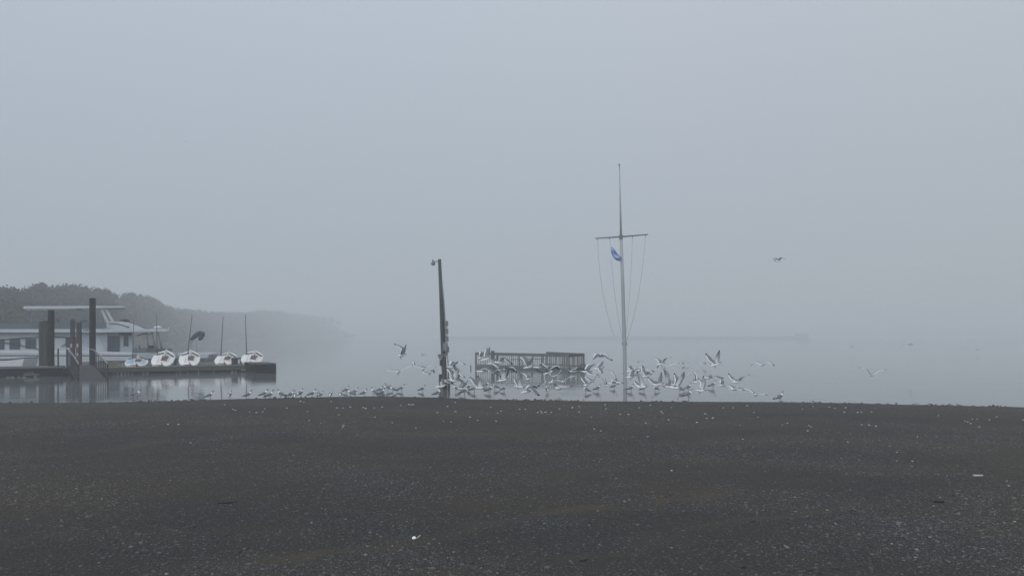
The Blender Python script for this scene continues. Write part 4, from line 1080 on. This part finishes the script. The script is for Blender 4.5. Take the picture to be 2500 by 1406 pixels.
def stand(px, foot, hd, label, s=1.0, group='gulls standing at the edge of the water', down=False, Y=None):
    Y = Y or YW(foot)
    h = math.radians(hd); rot = Matrix.Rotation(h, 3, 'Z') @ Matrix.Rotation(math.radians(-17 if not down else 8), 3, 'Y')
    x = X(px, Y); zf = max(-.03, float(zg(np.float64(x), np.float64(Y)))) if Y < 34 else -.03
    o = Vector((x, Y, zf+.165*s)); b = MB()
    loft(b, BODY_STAND, rot, s, True)
    fwd, lft, up = rot @ Vector((1,0,0)), rot @ Vector((0,1,0)), rot @ Vector((0,0,1))
    for sg in (-1, 1):                       # folded wings with dark primaries crossing over the tail
        secs = [(.075,.018,.012,.026),(.02,.022,.020,.044),(-.06,.018,.020,.040),(-.13,.008,.014,.024),(-.18,.0,.010,.014),(-.245,-.006,.004,.005)]
        vs = []
        for (xx, zz, ry, rz) in secs:
            off = .050 if xx > -.1 else .050+(xx+.1)*.22
            for k in range(8):
                t = 2*math.pi*k/8; vs.append((fwd*xx + up*(zz+rz*math.sin(t)) + lft*(sg*off+ry*math.cos(t)))*s)
        fs, mi = [], []
        for i in range(5):
            for k in range(8):
                a, c = i*8+k, i*8+(k+1) % 8; fs.append((a, c, c+8, a+8)); mi.append(1 if i < 3 else 2)
        b.add(vs, fs+[tuple(range(8))[::-1], tuple(range(40,48))], mi+[1, 2])
        a = lft*sg*.028*s + fwd*.01*s - up*.045*s
        q = Vector((a.x, a.y, -.165*s))
        b.tube([a, a.lerp(q, .5)-fwd*.008*s, q+Vector((0,0,.006)), q+fwd*.035*s+Vector((0,0,.003))], [.008*s,.005*s,.005*s,.012*s], 5, 4)
    b.v = [v+o for v in b.v]
    return tag(b.build('gull', GM, None, True, loc=(x, Y, zf)), label, 'gull', group)

FLY = [
 # px, py, Y, heading, pitch, left wing, right wing, label
 (981,867,30,50,8,(985,850,962,839),(990,856,996,841),'lone gull with raised bent wings, between the last dinghies and the lamp pole',True),
 (973,907,31,80,5,(955,904,938,905),(992,899,1011,890),'white bellied gull gliding low over the shore birds, one wing tip raised',True),
 (1033,899,31,85,5,(1012,892,1008,882),(1047,893,1062,896),'gull with a flicked up wing tip, flying towards the lamp pole',True),
 (1049,909,32,95,0,(1039,911,1026,906),(1053,905,1056,912),'small low gull with drooping wings just short of the lamp pole',True),
 (1088,893,35,80,5,(1078,891,1061,897),(1100,889,1112,893),'gull crossing behind the lamp pole below the red reel',False),
 (1087,909,35,80,0,(1080,907,1066,907),(1098,905,1108,908),'lower gull crossing behind the lamp pole, wings level',False),
 (1102,895,31,40,5,(1107,884,1096,890),(1120,883,1138,890),'gull with a long level grey wing just beside the pole, topmost of its cluster',True),
 (1109,923,30,15,10,(1103,906,1089,897),(1119,903,1109,892),'gull beside the lamp pole lifting a broad curved wing over its back',True),
 (1108,929,29,30,-4,(1102,919,1096,926),(1124,914,1138,921),'white headed gull low by the pole, far wing stretched flat',True),
 (1126,948,29.5,170,0,(1130,934,1117,921),(1136,940,1140,930),'gull on the water near the lamp pole with one wing folded straight up',False),
 (1078,942,28.3,5,12,(1090,938,1102,937),(1086,926,1108,935),'large gull skimming in front of the lamp pole foot',True),
 (1171,946,29.5,10,0,(1160,932,1147,920),(1174,929,1168,915),'gull below the platform corner with one wing upright and one thin edge-on',False),
 (1176,906,30,10,3,(1188,900,1196,897),(1192,901,1213,911),'gull with a bright white tail and one long level wing, before the platform corner post',False),
 (1174,873,32,60,5,(1176,862,1172,858),(1183,860,1192,850),'fluttering white gull on the corner of the platform railing',False),
 (1186,876,31,20,18,(1190,860,1190,850),(1193,862,1198,847),'steeply climbing gull with a dark upright wing above the platform railing',False),
 (1202,887,31,15,6,(1207,880,1212,876),(1213,890,1223,900),'pale gull drooping one wing, next to the capped platform pile',False),
 (1217,884,30,15,3,(1226,880,1236,878),(1231,873,1253,889),'gull with a broad arched wing and inky tip across the platform railing',False),
 (1224,903,32,30,0,(1217,906,1225,923),(1235,900,1246,905),'small white breasted gull hanging in the reflections below the pile',False),
 (1228,927,29,12,14,(1247,898,1262,911),(1236,908,1238,896),'gull rising in front of the platform middle with legs dangling',True),
 (1268,944,30,15,-5,(1262,930,1256,924),(1270,926,1274,911),'gull landing on the water below the platform, one slim wing straight up',True),
 (1292,924,32,60,8,(1288,916,1270,910),(1300,912,1307,901),'gull seen from behind below the platform deck, white rump showing',True),
 (1291,895,29.5,22,16,(1282,874,1268,870),(1296,883,1303,870),'gull with spread dark tipped wings before the platform bench rail',False),
 (1313,896,30,20,4,(1318,903,1327,911),(1327,887,1343,899),'gull with a square white tail and down curved wing under the platform railing',False),
 (1340,909,29.5,18,20,(1357,896,1368,903),(1337,901,1344,893),'gull rising steeply before the shaded end of the railing',True),
 (1352,919,32,80,0,(1344,913,1338,909),(1364,913,1374,897),'white bellied gull just above the water at the solid looking railing corner',True),
 (1375,931,31,70,3,(1366,929,1356,931),(1390,921,1409,916),'gull with a long thin raised wing skimming below the railing corner',False),
 (1287,955,27.6,12,12,(1300,942,1314,948),(1299,947,1318,964),'big close gull skimming the water edge with splayed black wing tips',False),
 (1338,934,31,200,-4,(1327,931,1311,941),(1344,927,1352,931),'grey gull banking over the shallows, one wing trailing thin behind it',False),
 (1363,947,31,150,0,(1370,942,1397,941),(1357,942,1352,938),'small gull on the water stretching one flat wing sideways',False),
 (1397,906,33,200,0,(1403,896,1387,902),(1414,897,1429,903),'gull with cream coloured arched wings against the platform end',False),
 (1459,866,34,5,-3,(1478,864,1497,880),(1455,870,1447,877),'highest gull between the platform and the flagpole, wings bowed down',False),
 (1462,899,30,10,8,(1470,890,1477,883),(1466,903,1468,909),'sleek gull climbing clear of the group beside the platform end',False),
 (1431,907,30,15,0,(1441,895,1457,890),(1445,913,1459,914),'gull with flared bright tail close to the small utility box',False),
 (1434,938,30,50,10,(1428,929,1423,922),(1444,930,1464,918),'gull with white rump and one dark wing thrown upward, between platform and flagpole',True),
 (1447,930,30.5,70,5,(1438,925,1432,920),(1452,922,1457,911),'pale gull tangled behind the dark winged one between platform and flagpole',False),
 (1479,940,30.5,88,5,(1475,930,1465,918),(1482,929,1482,919),'gull seen square from behind with both wings up in a narrow V',False),
 (1509,932,30.5,75,8,(1500,915,1490,905),(1518,919,1521,908),'gull with wings in a wide V close beside the flagpole',False),
 (1497,937,29.5,10,-3,(1503,930,1512,926),(1501,929,1520,934),'dark winged gull flying low at the flagpole foot',True),
 (1543,904,30.5,15,12,(1541,897,1546,894),(1553,899,1570,894),'upper gull beside the flagpole with a club shaped dark wing',False),
 (1542,919,30,15,10,(1547,910,1555,905),(1551,913,1557,909),'gull with dangling legs low beside the flagpole',True),
 (1567,944,29,5,0,(1558,938,1556,932),(1566,922,1554,905),'gull sitting on the water past the flagpole with one huge upright wing',False),
 (1579,917,30.5,12,14,(1574,906,1574,893),(1584,905,1593,906),'gull above the huge upright wing, one primary tip pointing straight up',False),
 (1562,903,32,60,4,(1556,899,1549,905),(1575,899,1592,905),'small gull flying between its neighbours past the flagpole',False),
 (1614,888,34,30,6,(1612,879,1603,873),(1624,876,1637,870),'gull with both dark wings lifted over its back, highest of the dense group',False),
 (1621,898,32,70,0,(1614,893,1611,899),(1637,891,1657,887),'white gull with one very long thin wing under the highest gull',True),
 (1608,938,29.5,15,10,(1594,932,1585,921),(1613,924,1611,907),'gull of the dense group raising a sickle shaped wing',True),
 (1631,944,29,200,3,(1627,916,1618,903),(1636,933,1640,926),'pure white gull at the water with a dark slanting wing behind',False),
 (1644,938,30.5,160,5,(1646,925,1640,912),(1650,929,1657,920),'pale gull half hidden in the middle of the dense group',False),
 (1650,946,29,10,2,(1655,928,1650,911),(1669,920,1667,907),'gull on the water with a matching pair of upright wings',False),
 (1748,889,29,12,16,(1738,879,1728,862),(1755,868,1753,854),'large gull rising alone past the dense group, wings high and legs down',True),
 (1696,931,31,85,8,(1692,916,1682,910),(1701,919,1700,907),'gull with a hooked wing tip behind the one with the fan raised',False),
 (1711,953,29,8,0,(1718,935,1709,924),(1721,936,1716,916),'gull standing deep in water with a tall fan shaped wing',True),
 (1727,922,31,5,0,(1738,918,1746,917),(1741,918,1764,922),'gull whose single long level wing floats above its reflection',False),
 (1764,940,30,35,3,(1768,931,1769,929),(1778,937,1793,929),'bright white gull with a broad grey wing leading a tight pair',False),
 (1800,931,29.5,20,8,(1793,926,1786,912),(1810,921,1824,913),'gull with dark raised wings stretched wide at the end of the group',False),
 (1794,949,29,15,3,(1788,943,1776,948),(1799,948,1809,951),'gull flying lowest at the end of the group, just off the water',False),
 (1845,963,28.5,60,0,(1836,953,1820,949),(1856,960,1863,963),'white gull skimming just above the beach edge',False),
 (1861,890,32,40,5,(1848,884,1840,893),(1876,884,1884,892),'gull gliding apart with drooped wing tips, between the group and the open water',False),
 (1899,637,45,190,0,(1904,630,1913,634),(1899,630,1893,631),'lone gull high in the fog above the breakwater end',False),
 (2128,915,33,80,0,(2120,902,2098,897),(2143,906,2160,903),'solitary gull with wide bowed wings far out from the others',False),
 (2219,841,55,85,0,(2211,839,2205,847),(2226,839,2231,842),'distant gull like a thin crescent over open water',False),
]
for r in FLY:
    fly(r[0], r[1], r[2], r[3], r[4], r[5], r[6], r[7], r[8])
# faint far birds in the fog
FAR = [(1031,867,75,'faint gull shape hovering in the fog left of the lamp pole'),(1559,884,62,'faint gull just past the flagpole, above the near ones'),(1669,887,62,'faint gull level with the thin winged one'),
 (1918,853,95,'faint gull under the end of the breakwater'),(2025,840,110,'upper of two faint gulls out past the breakwater end'),(2032,855,100,'lower of two faint gulls out past the breakwater end'),(2080,847,110,'single faint gull before the distant crescent shaped one'),
 (2349,849,110,'higher faint gull near the empty edge of the water'),(2386,854,105,'lower faint gull near the empty edge of the water'),(2363,896,80,'tiny faint gull low over the empty water, first of two'),(2391,897,85,'tiny faint gull low over the empty water, second of two'),(1718,888,58,'faint gull behind the large rising one'),(454,347,79,'tiny lone bird high in the grey sky')]
for i, (a, b_, Yf, lab) in enumerate(FAR):
    k = F/Yf*(1 if a != 454 else .4); t = rnd.uniform(-.1, .25)
    fly(a, b_, Yf, 60+rnd.uniform(-40, 60), 0, (a-.2*k, b_-.12*k-t*3, a-.5*k, b_-t*.2*k), (a+.2*k, b_-.12*k, a+.5*k, b_+t*.3*k), lab, False, 1.0 if a != 454 else .4, 'gulls far out in the fog')

ordn = ['first','second','third','fourth','fifth','sixth','seventh','eighth','ninth','tenth','eleventh','twelfth','thirteenth','fourteenth','fifteenth','sixteenth','seventeenth','eighteenth','nineteenth','twentieth','twenty-first','twenty-second','twenty-third','twenty-fourth','twenty-fifth','twenty-sixth','twenty-seventh','twenty-eighth','twenty-ninth','thirtieth']
SHOREG = [(334,969.5,10,1),(512,975,15,1),(561,972,80,.9),(606,974,20,1),(645,971,10,1.05),(658,976.5,25,1.05),(686,973,175,1.05),(709,973.5,30,.95),(720,973,100,.85),(733,970,60,1.05),(762,971,15,1),(777,970,110,.85),(783,973,40,.8),(808,971.5,85,.85),(831,970,95,.85),(845,958,30,.9),(857,969.5,170,.95),(866,963,20,.95),(888,968,20,.9),(914,966,165,1.05),(927,958,20,.95),(936,956,20,1),(947,954,160,1.1),(932,968,30,1),(960,958,185,1),(980,955,15,1),(1031,956,20,.95),(1068,969.5,8,1.05)]
for i, (a, ft, hd, s_) in enumerate(SHOREG):
    ym = YW(ft)
    face = 'facing the lamp pole' if math.cos(math.radians(hd)) > .5 else ('facing the dinghies' if math.cos(math.radians(hd)) < -.5 else 'facing away over the water')
    stand(a, ft, hd, '%s gull along the waterline from the gangway, standing %s' % (ordn[i], face), s_*1.02)
WADE = [(1114,956,170,1,'wading gull nearest the foot of the lamp pole'),(1133,964,12,1.1,'plump wading gull with folded grey back between lamp pole and platform'),(1144,951,40,.9,'farther wading gull half hidden behind the plump one'),(1157,957,12,1.1,'gull wading below the thin upraised wing'),
 (1195,959,10,1.1,'gull wading alone below the platform corner, bill level'),(1209,951,190,1,'gull wading behind the lone one below the platform corner'),(1187,945,10,.9,'hunched gull wading farthest back below the platform corner'),(1336,958,100,1,'gull afloat in ripples below the railing corner, seen from behind'),
 (1431,959,185,1,'thin legged gull wading between the platform and the flagpole'),(1459,955,10,1,'dark backed gull wading just before the narrow V winged one'),(1499,949,10,.9,'small gull wading under the low dark winged one'),(1540,955,15,1,'gull wading directly beside the flagpole foot'),(1571,955,8,.95,'gull wading in the shadow of the huge upright wing'),
 (1680,972,6,1.1,'long legged gull standing at the beach edge below the dense group'),(1680,953,20,1.05,'gull wading behind the long legged one'),(1740,947,10,1.1,'dark gull wading over its own blurred reflection'),(1903,981,12,1.1,'gull standing alone at the far end of the flock on the beach edge'),(1600,955,190,.9,'gull wading below the sickle shaped wing'),(1660,957,200,.95,'gull wading below the pair of upright wings'),(1230,955,15,.85,'small gull wading under the one with dangling legs')]
for (a, ft, hd, s_, lab) in WADE:
    stand(a, ft, hd, lab, s_*1.05, 'gulls wading among the flying flock')

# ------------------------------------------------------------------ haze
hm = bpy.data.materials.new('fog'); hm.use_nodes = True
hn, hl = hm.node_tree.nodes, hm.node_tree.links
hn.clear()
ho = hn.new('ShaderNodeOutputMaterial'); pv = hn.new('ShaderNodeVolumePrincipled')
pv.inputs['Density'].default_value = 0.0033
pv.inputs['Color'].default_value = (0.885, 0.905, 0.925, 1)
pv.inputs['Anisotropy'].default_value = 0.2
hl.new(pv.outputs[0], ho.inputs['Volume'])
hz = MB().box(-1950, 1950, -160, 1950, -4, 24).build('haze', hm, None)
tag(hz, 'pale grey fog filling the whole harbour', 'fog', None, 'stuff')
